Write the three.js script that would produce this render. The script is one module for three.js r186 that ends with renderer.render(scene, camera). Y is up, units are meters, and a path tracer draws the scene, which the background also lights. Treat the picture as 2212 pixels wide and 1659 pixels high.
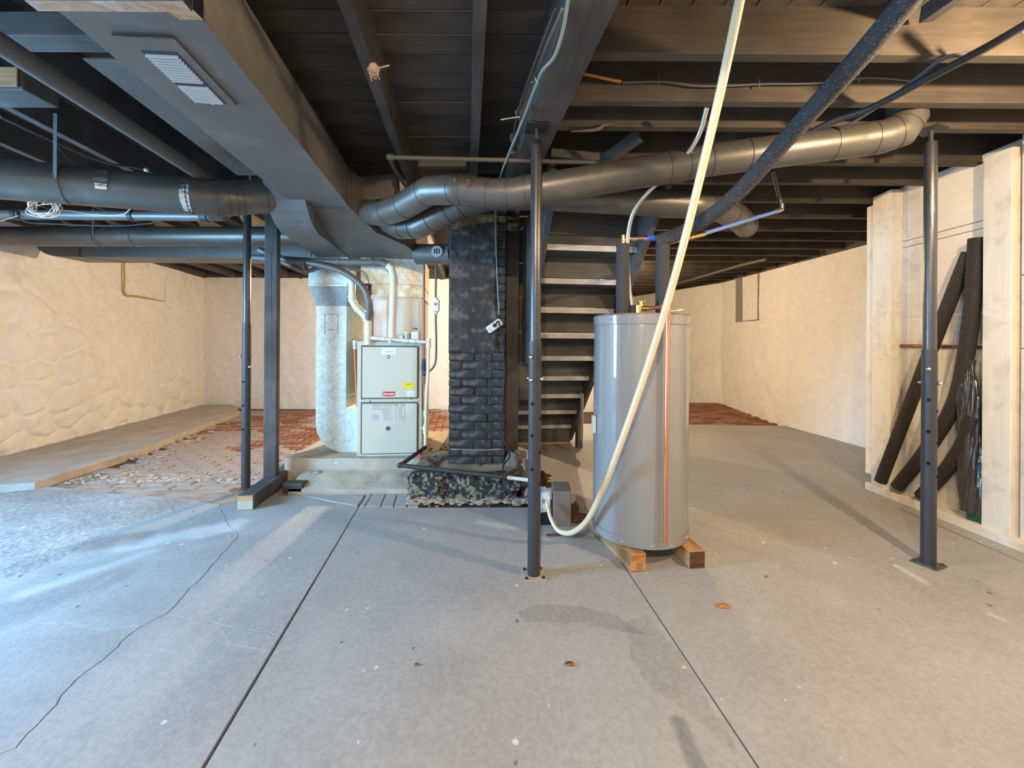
import * as THREE from 'three';
import { RoundedBoxGeometry } from 'three/addons/geometries/RoundedBoxGeometry.js';
import { mergeGeometries } from 'three/addons/utils/BufferGeometryUtils.js';
import { RectAreaLightUniformsLib } from 'three/addons/lights/RectAreaLightUniformsLib.js';

// ---------------------------------------------------------------- camera, sky, lights, exposure
const scene = new THREE.Scene();
const renderer = new THREE.WebGLRenderer({ antialias: true });
renderer.toneMapping = THREE.LinearToneMapping;
renderer.toneMappingExposure = 1.0;
renderer.shadowMap.enabled = true;
RectAreaLightUniformsLib.init();
// eye height 1.17 m, focal length 900 px; the lens is shifted so that verticals stay upright
const camera = new THREE.PerspectiveCamera(2 * Math.atan(914 / 900) * 180 / Math.PI, 2212 / 1828, 0.05, 60);
camera.position.set(0, 1.17, 0);
camera.rotation.z = 0.0063;
camera.setViewOffset(2212, 1828, 0, 169, 2212, 1659);
// daylight sky, seen only through the unseen doors and window
scene.background = new THREE.Color(0.42, 0.66, 1.0);
scene.backgroundIntensity = 3.0;
const DAY = new THREE.Color(0.28, 0.61, 1.0), WARM = new THREE.Color(1.0, 0.72, 0.42);
const areaLight = (name, color, intensity, w, h, at, to) => {
  const l = new THREE.RectAreaLight(color, intensity, w, h); l.name = name;
  l.position.set(...at); l.lookAt(...to); scene.add(l); return l;
};
// out-of-view daylight, placed to light the left floor and streak the heater
areaLight('unseen_bulkhead_daylight', DAY, 70, 1.0, 1.5, [-4.28, 1.28, -1.1], [-1.9, 0.0, -1.6]);
areaLight('unseen_door_daylight', DAY, 120, 1.2, 0.4, [-3.5, 2.2, 3.3], [-3.7, 0.3, -2.6]);
areaLight('unseen_window_daylight', DAY, 6, 0.8, 0.5, [-0.55, 1.72, 2.46], [-0.75, 0.9, -1.0]);

// ---------------------------------------------------------------- helpers
let seed = 20240611;
const rnd = () => { seed = (seed + 0x6D2B79F5) | 0; let t = Math.imul(seed ^ (seed >>> 15), 1 | seed); t = (t + Math.imul(t ^ (t >>> 7), 61 | t)) ^ t; return ((t ^ (t >>> 14)) >>> 0) / 4294967296; };
const rr = (a, b) => a + (b - a) * rnd();
const V = (a) => new THREE.Vector3(a[0], a[1], a[2]);
const hash = (x, y, z) => { let h = Math.imul(x | 0, 374761393) ^ Math.imul(y | 0, 668265263) ^ Math.imul(z | 0, 2147483647 ^ 0x5bd1e995); h = Math.imul(h ^ (h >>> 13), 1274126177); h ^= h >>> 16; return (h >>> 0) / 4294967296; };
const sm = (t) => t * t * (3 - 2 * t);
function vnoise(x, y, z = 0) {
  const xi = Math.floor(x), yi = Math.floor(y), zi = Math.floor(z), u = sm(x - xi), v = sm(y - yi), w = sm(z - zi), L = THREE.MathUtils.lerp;
  return L(L(L(hash(xi, yi, zi), hash(xi + 1, yi, zi), u), L(hash(xi, yi + 1, zi), hash(xi + 1, yi + 1, zi), u), v), L(L(hash(xi, yi, zi + 1), hash(xi + 1, yi, zi + 1), u), L(hash(xi, yi + 1, zi + 1), hash(xi + 1, yi + 1, zi + 1), u), v), w);
}
const fbm = (x, y, z = 0, o = 4) => { let s = 0, a = 0.5, n = 0; for (let i = 0; i < o; i++) { s += a * vnoise(x, y, z); n += a; x = x * 2.03 + 7.1; y = y * 2.03 + 3.7; z = z * 2.03 + 1.3; a *= 0.5; } return s / n; };
// tileable 2-D noise of p cells
function tnoise(x, y, p, k = 0) { const xi = Math.floor(x), yi = Math.floor(y), u = sm(x - xi), v = sm(y - yi), m = (a) => ((a % p) + p) % p, L = THREE.MathUtils.lerp; return L(L(hash(m(xi), m(yi), k), hash(m(xi + 1), m(yi), k), u), L(hash(m(xi), m(yi + 1), k), hash(m(xi + 1), m(yi + 1), k), u), v); }
const tfbm = (u, v, p, o = 4, k = 0) => { let s = 0, a = 0.5, n = 0; for (let i = 0; i < o; i++) { s += a * tnoise(u * p, v * p, p, k + i * 17); n += a; p *= 2; a *= 0.5; } return s / n; };
const clamp = THREE.MathUtils.clamp, mix = THREE.MathUtils.lerp, step = THREE.MathUtils.smoothstep;
// texture from fn(u, v) -> [r, g, b] (0..1, sRGB for colour maps) or a grey value
function tex(size, fn, { srgb = false, repeat = 1 } = {}) {
  const d = new Uint8Array(size * size * 4);
  for (let y = 0; y < size; y++) for (let x = 0; x < size; x++) {
    const c = fn((x + 0.5) / size, (y + 0.5) / size), i = (y * size + x) * 4;
    for (let k = 0; k < 3; k++) d[i + k] = clamp((Array.isArray(c) ? c[k] : c) * 255, 0, 255);
    d[i + 3] = 255;
  }
  const t = new THREE.DataTexture(d, size, size); t.magFilter = THREE.LinearFilter; t.minFilter = THREE.LinearFilter;
  t.wrapS = t.wrapT = THREE.RepeatWrapping; if (srgb) t.colorSpace = THREE.SRGBColorSpace; t.repeat.set(repeat, repeat); t.needsUpdate = true; return t;
}
const M = (o) => new THREE.MeshPhysicalMaterial(o);
const rgb = (r, g, b) => new THREE.Color().setRGB(r, g, b);

// uv in metres by the dominant axis of each face
function uvBox(g, off = 0) {
  g = g.index ? g.toNonIndexed() : g;
  const p = g.attributes.position, uv = new Float32Array(p.count * 2), a = new THREE.Vector3(), b = new THREE.Vector3(), c = new THREE.Vector3();
  for (let i = 0; i < p.count; i += 3) {
    a.fromBufferAttribute(p, i); b.fromBufferAttribute(p, i + 1); c.fromBufferAttribute(p, i + 2);
    const n = b.clone().sub(a).cross(c.clone().sub(a)), x = Math.abs(n.x), y = Math.abs(n.y), z = Math.abs(n.z);
    [a, b, c].forEach((q, k) => { const w = x >= y && x >= z ? [q.z, q.y] : y >= z ? [q.x, q.z] : [q.x, q.y]; uv[(i + k) * 2] = w[0] + off; uv[(i + k) * 2 + 1] = w[1] + off * 0.7; });
  }
  g.setAttribute('uv', new THREE.BufferAttribute(uv, 2));
  if (!g.attributes.normal) g.computeVertexNormals();
  for (const k of Object.keys(g.attributes)) if (!['position', 'normal', 'uv'].includes(k)) g.deleteAttribute(k);
  return g;
}
// uv running along the longest axis (wood grain along u)
function uvGrain(g, off = 0) {
  g = uvBox(g); g.computeBoundingBox(); const s = g.boundingBox.getSize(new THREE.Vector3()), p = g.attributes.position, uv = g.attributes.uv, ax = s.x >= s.y && s.x >= s.z ? 0 : s.y >= s.z ? 1 : 2;
  const a = new THREE.Vector3(), b = new THREE.Vector3(), c = new THREE.Vector3();
  for (let i = 0; i < p.count; i += 3) {
    a.fromBufferAttribute(p, i); b.fromBufferAttribute(p, i + 1); c.fromBufferAttribute(p, i + 2);
    const n = b.clone().sub(a).cross(c.clone().sub(a)).toArray().map(Math.abs), dom = n.indexOf(Math.max(...n)), oth = [0, 1, 2].filter((k) => k !== dom);
    const U = oth.includes(ax) ? ax : oth[0], W = oth.find((k) => k !== U);
    [a, b, c].forEach((q, k) => { const e = q.toArray(); uv.setXY(i + k, e[U] + off, e[W] + off * 0.37); });
  }
  return g;
}
const box = (w, h, d, at = [0, 0, 0], bev = 0.004, grain = false) => { let g = bev > 0 ? new RoundedBoxGeometry(w, h, d, 1, Math.min(bev, w / 2.1, h / 2.1, d / 2.1)) : new THREE.BoxGeometry(w, h, d); g = grain ? uvGrain(g, rnd() * 5) : uvBox(g, rnd() * 3); return g.translate(...at); };
const span = (x0, x1, y0, y1, z0, z1, bev = 0.004, grain = false) => box(Math.abs(x1 - x0), Math.abs(y1 - y0), Math.abs(z1 - z0), [(x0 + x1) / 2, (y0 + y1) / 2, (z0 + z1) / 2], bev, grain);
// a bar of section w x h from a to b (up gives the direction of h)
function bar(a, b, w, h, bev = 0.003, up = [0, 1, 0]) {
  const A = V(a), B = V(b), g = uvGrain(new RoundedBoxGeometry(w, h, A.distanceTo(B), 1, Math.min(bev, w / 2.1, h / 2.1)), rnd() * 5);
  const m = new THREE.Matrix4().lookAt(A, B, V(up)); m.setPosition(A.add(B).multiplyScalar(0.5)); return g.applyMatrix4(m);
}
// round sweep along a polyline or a smooth curve; r may be a number or one per point
function sweep(pts, r, { seg = 18, smooth = 0, caps = true, corrugate = 0 } = {}) {
  let P = pts.map(V), R = pts.map((_, i) => Array.isArray(r) ? r[i] : r);
  if (smooth) {
    const c = new THREE.CatmullRomCurve3(P, false, 'centripetal'), n = smooth, r0 = R; P = []; R = [];
    for (let i = 0; i <= n; i++) { P.push(c.getPoint(i / n)); const k = i / n * (r0.length - 1), j = Math.min(Math.floor(k), r0.length - 2); R.push(mix(r0[j], r0[j + 1], k - j)); }
  }
  else if (P.length > 2) { // crisp elbows: keep the straight lengths straight up to the joint
    const Q = [P[0]], S = [R[0]];
    for (let i = 1; i < P.length - 1; i++) { const a = P[i].distanceTo(P[i - 1]), b = P[i].distanceTo(P[i + 1]), e = R[i] * 0.22; if (a > e * 3) { Q.push(P[i].clone().lerp(P[i - 1], e / a)); S.push(R[i]); } Q.push(P[i]); S.push(R[i]); if (b > e * 3) { Q.push(P[i].clone().lerp(P[i + 1], e / b)); S.push(R[i]); } }
    Q.push(P[P.length - 1]); S.push(R[R.length - 1]); P = Q; R = S;
  }
  const n = P.length, pos = [], nor = [], uv = [], idx = []; let N = null, len = 0;
  for (let i = 0; i < n; i++) {
    const d0 = i ? P[i].clone().sub(P[i - 1]).normalize() : null, d1 = i < n - 1 ? P[i + 1].clone().sub(P[i]).normalize() : null;
    const T = (d0 && d1 ? d0.clone().add(d1) : (d0 || d1).clone()).normalize(), stretch = d0 && d1 ? 1 / Math.max(0.6, T.dot(d1)) : 1;
    if (!N) { N = Math.abs(T.y) < 0.9 ? new THREE.Vector3(0, 1, 0) : new THREE.Vector3(1, 0, 0); }
    N = N.clone().sub(T.clone().multiplyScalar(N.dot(T))).normalize(); const B = T.clone().cross(N);
    const bend = d0 && d1 ? d1.clone().sub(d0) : new THREE.Vector3(); const bl = bend.length(); if (bl > 1e-5) bend.divideScalar(bl);
    if (i) len += P[i].distanceTo(P[i - 1]);
    const rad = R[i] * (1 + corrugate * (i % 2 ? 1 : -1));
    for (let k = 0; k <= seg; k++) {
      const a = k / seg * Math.PI * 2, v = N.clone().multiplyScalar(Math.cos(a)).addScaledVector(B, Math.sin(a)), o = v.clone().multiplyScalar(rad);
      if (bl > 1e-5) o.addScaledVector(bend, o.dot(bend) * (stretch - 1));
      pos.push(P[i].x + o.x, P[i].y + o.y, P[i].z + o.z); nor.push(v.x, v.y, v.z); uv.push(len, k / seg * 2 * Math.PI * R[i]);
    }
  }
  for (let i = 0; i < n - 1; i++) for (let k = 0; k < seg; k++) { const a = i * (seg + 1) + k, b = a + seg + 1; idx.push(a, a + 1, b, b, a + 1, b + 1); }
  if (caps) for (const [i, s] of [[0, -1], [n - 1, 1]]) {
    const T = (i ? P[i].clone().sub(P[i - 1]) : P[1].clone().sub(P[0])).normalize().multiplyScalar(s), c = pos.length / 3;
    pos.push(P[i].x, P[i].y, P[i].z); nor.push(T.x, T.y, T.z); uv.push(0, 0);
    for (let k = 0; k <= seg; k++) { const q = (i * (seg + 1) + k) * 3; pos.push(pos[q], pos[q + 1], pos[q + 2]); nor.push(T.x, T.y, T.z); uv.push(pos[q], pos[q + 1]); }
    for (let k = 0; k < seg; k++) s > 0 ? idx.push(c, c + 1 + k, c + 2 + k) : idx.push(c, c + 2 + k, c + 1 + k);
  }
  const g = new THREE.BufferGeometry();
  g.setAttribute('position', new THREE.Float32BufferAttribute(pos, 3)); g.setAttribute('normal', new THREE.Float32BufferAttribute(nor, 3)); g.setAttribute('uv', new THREE.Float32BufferAttribute(uv, 2)); g.setIndex(idx);
  return g.toNonIndexed();
}
// flat-sided loft through sections of equal corner count (corners run counter-clockwise seen from the first end)
function loft(secs, closed = true) {
  const t = [], q = (a, b, c, d) => t.push(...a, ...b, ...c, ...a, ...c, ...d), n = secs[0].length;
  for (let i = 0; i < secs.length - 1; i++) for (let k = 0; k < n; k++) { const j = (k + 1) % n; q(secs[i][k], secs[i][j], secs[i + 1][j], secs[i + 1][k]); }
  if (closed) { const cap = (s, flip) => { for (let k = 1; k < s.length - 1; k++) flip ? t.push(...s[0], ...s[k + 1], ...s[k]) : t.push(...s[0], ...s[k], ...s[k + 1]); }; cap(secs[0], true); cap(secs[secs.length - 1], false); }
  const g = new THREE.BufferGeometry(); g.setAttribute('position', new THREE.Float32BufferAttribute(t, 3)); g.computeVertexNormals();
  return uvBox(g);
}
// rectangular duct section at z: left, right, bottom, top
const sec = (z, xl, xr, yb, yt) => [[xl, yb, z], [xl, yt, z], [xr, yt, z], [xr, yb, z]];
const cyl = (r0, r1, h, at, axis = 'y', seg = 20) => { const g = new THREE.CylinderGeometry(r0, r1, h, seg).toNonIndexed(); if (axis === 'x') g.rotateZ(Math.PI / 2); if (axis === 'z') g.rotateX(Math.PI / 2); return g.translate(...at); };
const ball = (r, at, s = [1, 1, 1]) => new THREE.SphereGeometry(r, 14, 10).toNonIndexed().scale(...s).translate(...at);
// lumpy stone: a displaced icosahedron
function rock(r, s, at, k, rough = 0.35, detail = 2) {
  const g = new THREE.IcosahedronGeometry(1, detail), p = g.attributes.position;
  for (let i = 0; i < p.count; i++) { const v = new THREE.Vector3().fromBufferAttribute(p, i), f = 1 + rough * (fbm(v.x * 1.7 + k * 9.1, v.y * 1.7 + k, v.z * 1.7, 3) - 0.5) * 2; p.setXYZ(i, v.x * f * r * s[0], v.y * f * r * s[1], v.z * f * r * s[2]); }
  g.computeVertexNormals(); return uvBox(g).translate(...at);
}
// polygon slab, top face at y, corners [x, z] in any order round it
function slab(poly, y, h, bev = 0.006) {
  const s = new THREE.Shape(poly.map(([x, z]) => new THREE.Vector2(x, -z)));
  const g = new THREE.ExtrudeGeometry(s, { depth: h - bev, bevelEnabled: bev > 0, bevelThickness: bev, bevelSize: bev, bevelOffset: -bev, bevelSegments: 1 });
  g.rotateX(-Math.PI / 2).translate(0, y - h, 0); return uvBox(g);
}
const used = new Map();
function numbered(n) { const k = used.get(n) ?? 0; used.set(n, k + 1); return k ? `${n}_${String(k).padStart(3, '0')}` : n; }
function add(name, geo, mat, parent) {
  const g = Array.isArray(geo) ? mergeGeometries(geo.map((q) => { q = q.index ? q.toNonIndexed() : q; for (const k of Object.keys(q.attributes)) if (!['position', 'normal', 'uv'].includes(k)) q.deleteAttribute(k); return q; })) : geo;
  const m = new THREE.Mesh(g, mat); m.name = parent ? name : numbered(name); m.castShadow = m.receiveShadow = true; (parent ?? scene).add(m); return m;
}
function thing(name, label, category, at = [0, 0, 0], turn = 0, group) {
  const o = new THREE.Group(); o.name = numbered(name); o.position.set(...at); o.rotation.y = turn; o.userData = { label, category }; if (group) o.userData.group = group; scene.add(o); return o;
}
const tag = (o, label, category, group, kind) => { Object.assign(o.userData, { label, category }); if (group) o.userData.group = group; if (kind) o.userData.kind = kind; return o; };
function setting(name, label, category) { const o = new THREE.Group(); o.name = numbered(name); o.userData = { label, category, kind: 'structure' }; scene.add(o); return o; }
// the house runs 6.5 degrees off the camera's axis: depth moves this much sideways per metre
const SKEW = 0.1129, SL = -0.113;

// ---------------------------------------------------------------- materials
const bumpFine = tex(512, (u, v) => 0.5 * tfbm(u, v, 24, 4, 3) + 0.5 * tnoise(u * 160, v * 160, 160, 9), { repeat: 1.6 });
const bumpRough = tex(512, (u, v) => tfbm(u, v, 6, 6, 21), { repeat: 1.1 });
const blotch = (base, amp, cells, k, extra) => tex(512, (u, v) => { const n = tfbm(u, v, cells, 5, k), f = tnoise(u * 200, v * 200, 200, k + 5); let c = base.map((b) => b * (1 + amp * (n - 0.5) * 2 + 0.06 * (f - 0.5))); if (extra) c = extra(c, u, v, n); return c; }, { srgb: true });
// painted-black wood: brushed grain with grey dust
const woodGrain = (u, v, k) => 0.6 * tnoise(u * 5, v * 60, 5 * 12, k) + 0.4 * tnoise(u * 14, v * 170, 170, k + 3);
const texBlackWood = tex(512, (u, v) => { const g = tfbm(u, v, 4, 5, 2), s = tnoise(u * 6, v * 96, 96, 31), d = step(tfbm(u, v, 3, 4, 55), 0.5, 0.8); const b = 0.265 + 0.06 * (g - 0.5) + 0.045 * (s - 0.5) + 0.07 * d; return [b * 1.04, b * 1.0, b * 0.96]; }, { srgb: true });
const texPlaster = blotch([0.93, 0.92, 0.905], 0.03, 14, 77);
const texConc = blotch([0.66, 0.63, 0.59], 0.12, 6, 12, (c, u, v, n) => { const s = step(tfbm(u, v, 9, 4, 91), 0.62, 0.7) * 0.04; return c.map((x) => x * (1 - s)); });
const texSplash = tex(512, (u, v) => { const n = tfbm(u, v, 22, 6, 40), m = step(n, 0.52, 0.6), f = tfbm(u, v, 40, 3, 41), b = 0.13 + 0.1 * f, c = 0.42 + 0.16 * f; return [mix(b, c, m), mix(b, c * 0.96, m), mix(b * 0.98, c * 0.82, m)]; }, { srgb: true, repeat: 2.3 });
const texGalv = tex(512, (u, v) => { let best = 9, id = 0; const p = 26, x = u * p, y = v * p; for (let j = -1; j < 2; j++) for (let i = -1; i < 2; i++) { const a = Math.floor(x) + i, b = Math.floor(y) + j, m = (q) => ((q % p) + p) % p, dx = a + hash(m(a), m(b), 1) - x, dy = b + hash(m(a), m(b), 2) - y, d = dx * dx + dy * dy; if (d < best) { best = d; id = hash(m(a), m(b), 3); } } const g = 0.80 + 0.09 * (id - 0.5) + 0.06 * (tfbm(u, v, 4, 4, 8) - 0.5); return [g * 0.97, g, g * 1.0]; }, { srgb: true, repeat: 2.2 });
const texGalvRough = tex(256, (u, v) => 0.42 + 0.3 * tfbm(u, v, 12, 4, 61), { repeat: 2.2 });
const texDuct = tex(512, (u, v) => { const n = tfbm(u, v, 5, 5, 17), d = step(tfbm(u, v, 8, 4, 18), 0.55, 0.85), f = tnoise(u * 220, v * 220, 220, 19); const b = 0.42 + 0.05 * (n - 0.5) + 0.05 * d + 0.02 * (f - 0.5); return [b * 1.02, b, b * 0.965]; }, { srgb: true });
const texFoam = tex(256, (u, v) => { const f = tnoise(u * 60, v * 60, 60, 5), b = 0.22 + 0.2 * step(f, 0.62, 0.95); return [b, b, b * 1.02]; }, { srgb: true, repeat: 5 });
const texWood = tex(512, (u, v) => { const g = 0.5 * tnoise(u * 4, v * 44, 44, 3) + 0.3 * tnoise(u * 12, v * 120, 120, 4) + 0.2 * tfbm(u, v, 4, 4, 6); return [0.52 + 0.3 * g, 0.38 + 0.28 * g, 0.24 + 0.22 * g]; }, { srgb: true });
const texPaintWood = tex(512, (u, v) => { const n = tfbm(u, v, 5, 5, 71), dirt = step(tfbm(u, v, 14, 5, 72), 0.54, 0.78), s = tnoise(u * 6, v * 80, 80, 73); const b = 0.90 + 0.05 * (n - 0.5) + 0.03 * (s - 0.5) - 0.05 * dirt; return [b, b * 0.97, b * 0.905]; }, { srgb: true });
const texBrickRed = blotch([0.58, 0.40, 0.32], 0.2, 5, 33, (c, u, v) => { const d = step(tfbm(u, v, 5, 5, 34), 0.4, 0.7); return [mix(c[0], 0.66, d * 0.6), mix(c[1], 0.57, d * 0.6), mix(c[2], 0.5, d * 0.6)]; });
const texBrickDusty = blotch([0.60, 0.53, 0.48], 0.2, 9, 35, (c, u, v) => { const d = step(tfbm(u, v, 4, 5, 36), 0.35, 0.62); return [mix(c[0], 0.76, d * 0.9), mix(c[1], 0.745, d * 0.9), mix(c[2], 0.72, d * 0.9)]; });
const texBrickBlack = tex(256, (u, v) => { const n = tfbm(u, v, 5, 5, 44), d = step(tfbm(u, v, 6, 5, 45), 0.52, 0.8), b = 0.2 + 0.1 * (n - 0.5) + 0.17 * d; return [b, b * 0.99, b * 0.97]; }, { srgb: true, repeat: 3 });
const texDirt = blotch([0.60, 0.54, 0.48], 0.25, 8, 50);

const mat = {
  blackWood: M({ color: rgb(1, 1, 1), map: texBlackWood, roughness: 0.8, bumpMap: bumpRough, bumpScale: 0.004 }),
  plank: M({ color: rgb(0.9, 0.88, 0.87), map: texBlackWood, roughness: 0.85, bumpMap: bumpRough, bumpScale: 0.003 }),
  joistBrown: M({ color: rgb(0.78, 0.66, 0.54), map: texBlackWood, roughness: 0.8, bumpMap: bumpRough, bumpScale: 0.004 }),
  plaster: M({ color: rgb(1, 1, 1), map: texPlaster, roughness: 0.92, bumpMap: bumpRough, bumpScale: 0.022 }),
  conc: M({ color: rgb(1.2, 1.2, 1.22), map: texConc, roughness: 0.9, bumpMap: bumpRough, bumpScale: 0.012 }),
  concPale: M({ color: rgb(1.15, 1.12, 1.0), map: texConc, roughness: 0.9, bumpMap: bumpRough, bumpScale: 0.014 }),
  splash: M({ color: rgb(1, 1, 1), map: texSplash, roughness: 0.85, bumpMap: bumpRough, bumpScale: 0.02 }),
  galv: M({ color: rgb(1.2, 1.14, 1.0), map: texGalv, metalness: 0.75, roughness: 1, roughnessMap: texGalvRough }),
  galvDark: M({ color: rgb(0.55, 0.55, 0.54), map: texGalv, metalness: 0.7, roughness: 0.5 }),
  duct: M({ color: rgb(1, 1, 1), map: texDuct, roughness: 0.42, metalness: 0.25, bumpMap: bumpFine, bumpScale: 0.0004 }),
  ductDust: M({ color: rgb(0.8, 0.77, 0.72), map: texDuct, roughness: 0.4, metalness: 0.45, bumpMap: bumpFine, bumpScale: 0.0004 }),
  steelBlack: M({ color: rgb(0.055, 0.057, 0.062), roughness: 0.28, metalness: 0.35, bumpMap: bumpFine, bumpScale: 0.0006, clearcoat: 0.5, clearcoatRoughness: 0.25 }),
  steelDark: M({ color: rgb(0.045, 0.047, 0.052), roughness: 0.42, metalness: 0.2, bumpMap: bumpFine, bumpScale: 0.0006 }),
  iron: M({ color: rgb(0.05, 0.048, 0.046), roughness: 0.55, metalness: 0.3 }),
  ironDust: M({ color: rgb(0.12, 0.11, 0.1), roughness: 0.7, metalness: 0.2 }),
  chrome: M({ color: rgb(0.75, 0.75, 0.74), roughness: 0.25, metalness: 1 }),
  hole: M({ color: rgb(0.004, 0.004, 0.004), roughness: 1 }),  // near-black colour standing in for the shade inside holes and slots
  heater: M({ color: rgb(0.27, 0.272, 0.265), roughness: 0.35, metalness: 0.0, clearcoat: 1, clearcoatRoughness: 0.05 }),
  copper: M({ color: rgb(0.83, 0.36, 0.2), roughness: 0.32, metalness: 0.95 }),
  copperOld: M({ color: rgb(0.3, 0.13, 0.08), roughness: 0.45, metalness: 0.7 }),
  brass: M({ color: rgb(0.85, 0.58, 0.2), roughness: 0.28, metalness: 1 }),
  foam: M({ color: rgb(1, 1, 1), map: texFoam, roughness: 0.85, bumpMap: texFoam, bumpScale: 0.002 }),
  foamBrown: M({ color: rgb(0.55, 0.44, 0.36), map: texFoam, roughness: 0.8, bumpMap: texFoam, bumpScale: 0.001 }),
  blue: M({ color: rgb(0.03, 0.16, 0.75), roughness: 0.4 }),
  pexBlue: M({ color: rgb(0.16, 0.27, 0.72), roughness: 0.35 }),
  hose: M({ color: rgb(0.80, 0.66, 0.42), roughness: 0.35, clearcoat: 0.3, clearcoatRoughness: 0.2 }),
  flex: M({ color: rgb(0.6, 0.58, 0.54), roughness: 0.3, metalness: 0.9 }),
  pvc: M({ color: rgb(0.78, 0.76, 0.64), roughness: 0.45 }),
  furnace: M({ color: rgb(0.60, 0.60, 0.49), roughness: 0.45, bumpMap: bumpFine, bumpScale: 0.0003 }),
  furnaceDark: M({ color: rgb(0.07, 0.075, 0.07), roughness: 0.7 }),
  coil: M({ color: rgb(0.62, 0.64, 0.58), roughness: 0.4, metalness: 0.15 }),
  coilSteel: M({ color: rgb(0.72, 0.74, 0.75), roughness: 0.38, metalness: 0.55 }),
  white: M({ color: rgb(0.8, 0.8, 0.78), roughness: 0.5 }),
  paper: M({ color: rgb(0.75, 0.74, 0.7), roughness: 0.9 }),
  rubber: M({ color: rgb(0.02, 0.02, 0.022), roughness: 0.6 }),
  navy: M({ color: rgb(0.008, 0.01, 0.02), roughness: 0.5 }),
  greenWire: M({ color: rgb(0.2, 0.27, 0.24), roughness: 0.6 }),
  greyWire: M({ color: rgb(0.12, 0.12, 0.12), roughness: 0.55 }),
  copperWire: M({ color: rgb(0.75, 0.58, 0.48), roughness: 0.5 }),
  wood: M({ color: rgb(1, 1, 1), map: texWood, roughness: 0.8 }),
  woodOrange: M({ color: rgb(1.25, 0.9, 0.6), map: texWood, roughness: 0.8 }),
  woodDark: M({ color: rgb(0.25, 0.17, 0.12), map: texWood, roughness: 0.8 }),
  paintWood: M({ color: rgb(1, 1, 1), map: texPaintWood, roughness: 0.75, bumpMap: bumpRough, bumpScale: 0.003 }),
  tread: M({ color: rgb(0.95, 0.95, 0.97), map: blotch([0.72, 0.71, 0.7], 0.2, 9, 66), roughness: 0.75 }),
  brickRed: M({ color: rgb(1, 1, 1), map: texBrickRed, roughness: 0.92, bumpMap: bumpRough, bumpScale: 0.006 }),
  brickDusty: M({ color: rgb(1.05, 1.08, 1.1), map: texBrickDusty, roughness: 0.95, bumpMap: bumpRough, bumpScale: 0.006 }),
  brickBrown: M({ color: rgb(0.75, 0.62, 0.52), map: texBrickRed, roughness: 0.92, bumpMap: bumpRough, bumpScale: 0.006 }),
  brickBlack: M({ color: rgb(1, 1, 1), map: texBrickBlack, roughness: 0.7, bumpMap: bumpRough, bumpScale: 0.008 }),
  mortarBlack: M({ color: rgb(0.6, 0.6, 0.6), map: texBrickBlack, roughness: 0.9 }),
  dirt: M({ color: rgb(1, 1, 1), map: texDirt, roughness: 1, bumpMap: bumpRough, bumpScale: 0.02 }),
  dirtPale: M({ color: rgb(1.5, 1.5, 1.48), map: texDirt, roughness: 1, bumpMap: bumpRough, bumpScale: 0.02 }),
  debrisBrown: M({ color: rgb(0.3, 0.22, 0.17), map: texDirt, roughness: 1 }),
  block: M({ color: rgb(0.55, 0.5, 0.46), map: texConc, roughness: 0.95, bumpMap: bumpRough, bumpScale: 0.01 }),
  foil: M({ color: rgb(0.85, 0.83, 0.8), roughness: 0.18, metalness: 1, bumpMap: bumpRough, bumpScale: 0.01 }),
  red: M({ color: rgb(0.62, 0.04, 0.05), roughness: 0.5 }),
  orange: M({ color: rgb(0.75, 0.17, 0.05), roughness: 0.5 }),
  foamTan: M({ color: rgb(0.55, 0.36, 0.12), roughness: 0.9, bumpMap: bumpRough, bumpScale: 0.01 }),
  mortarGrey: M({ color: rgb(0.3, 0.26, 0.24), roughness: 0.95, bumpMap: bumpRough, bumpScale: 0.02 }),
  plasticBag: M({ color: rgb(0.04, 0.036, 0.032), roughness: 0.18, clearcoat: 0.8, clearcoatRoughness: 0.12 }),
};

// ---------------------------------------------------------------- floor
const ext = (a, b, z) => { const t = (z - a[2]) / (b[2] - a[2]); return [a[0] + (b[0] - a[0]) * t, z]; };
const xz = (p) => [p[0], p[2]];
const JL = [[-0.841, 0, -1.147], [-1.093, 0, -2.991]], JR = [[0.693, 0, -1.156], [0.61, 0, -2.134]];
const crackL = [[-2.099, 0, -3], [-1.796, 0, -2.66], [-1.66, 0, -2.539], [-1.554, 0, -2.135], [-1.52, 0, -1.956], [-1.484, 0, -1.795], [-1.519, 0, -1.726], [-1.52, 0, -1.627], [-1.5, 0, -1.538], [-1.505, 0, -1.451], [-1.456, 0, -1.314], [-1.423, 0, -1.201]].map(xz);
crackL.push([-1.95, -0.7], [-2.3, 0.4], [-2.6, 2.55]);
const crackT = [[-1.482, 0, -1.792], [-1.378, 0, -1.765], [-1.307, 0, -1.757], [-1.205, 0, -1.729], [-1.067, 0, -1.7], [-0.975, 0, -1.687], [-0.919, 0, -1.663]].map(xz);
const jag = (L, amp) => { const o = [L[0]]; for (let i = 1; i < L.length; i++) { const [a, b] = [L[i - 1], L[i]], n = Math.max(1, Math.min(9, Math.round(Math.hypot(b[0] - a[0], b[1] - a[1]) / 0.035))); for (let k = 1; k <= n; k++) o.push(k === n ? b : [mix(a[0], b[0], k / n) + rr(-amp, amp), mix(a[1], b[1], k / n) + rr(-amp, amp)]); } return o; };
const segD = (x, z, a, b) => { const dx = b[0] - a[0], dz = b[1] - a[1], t = clamp(((x - a[0]) * dx + (z - a[1]) * dz) / (dx * dx + dz * dz), 0, 1); return Math.hypot(x - a[0] - dx * t, z - a[1] - dz * t); };
const lineD = (x, z, L) => { let d = 9; for (let i = 0; i < L.length - 1; i++) d = Math.min(d, segD(x, z, L[i], L[i + 1])); return d; };
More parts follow.
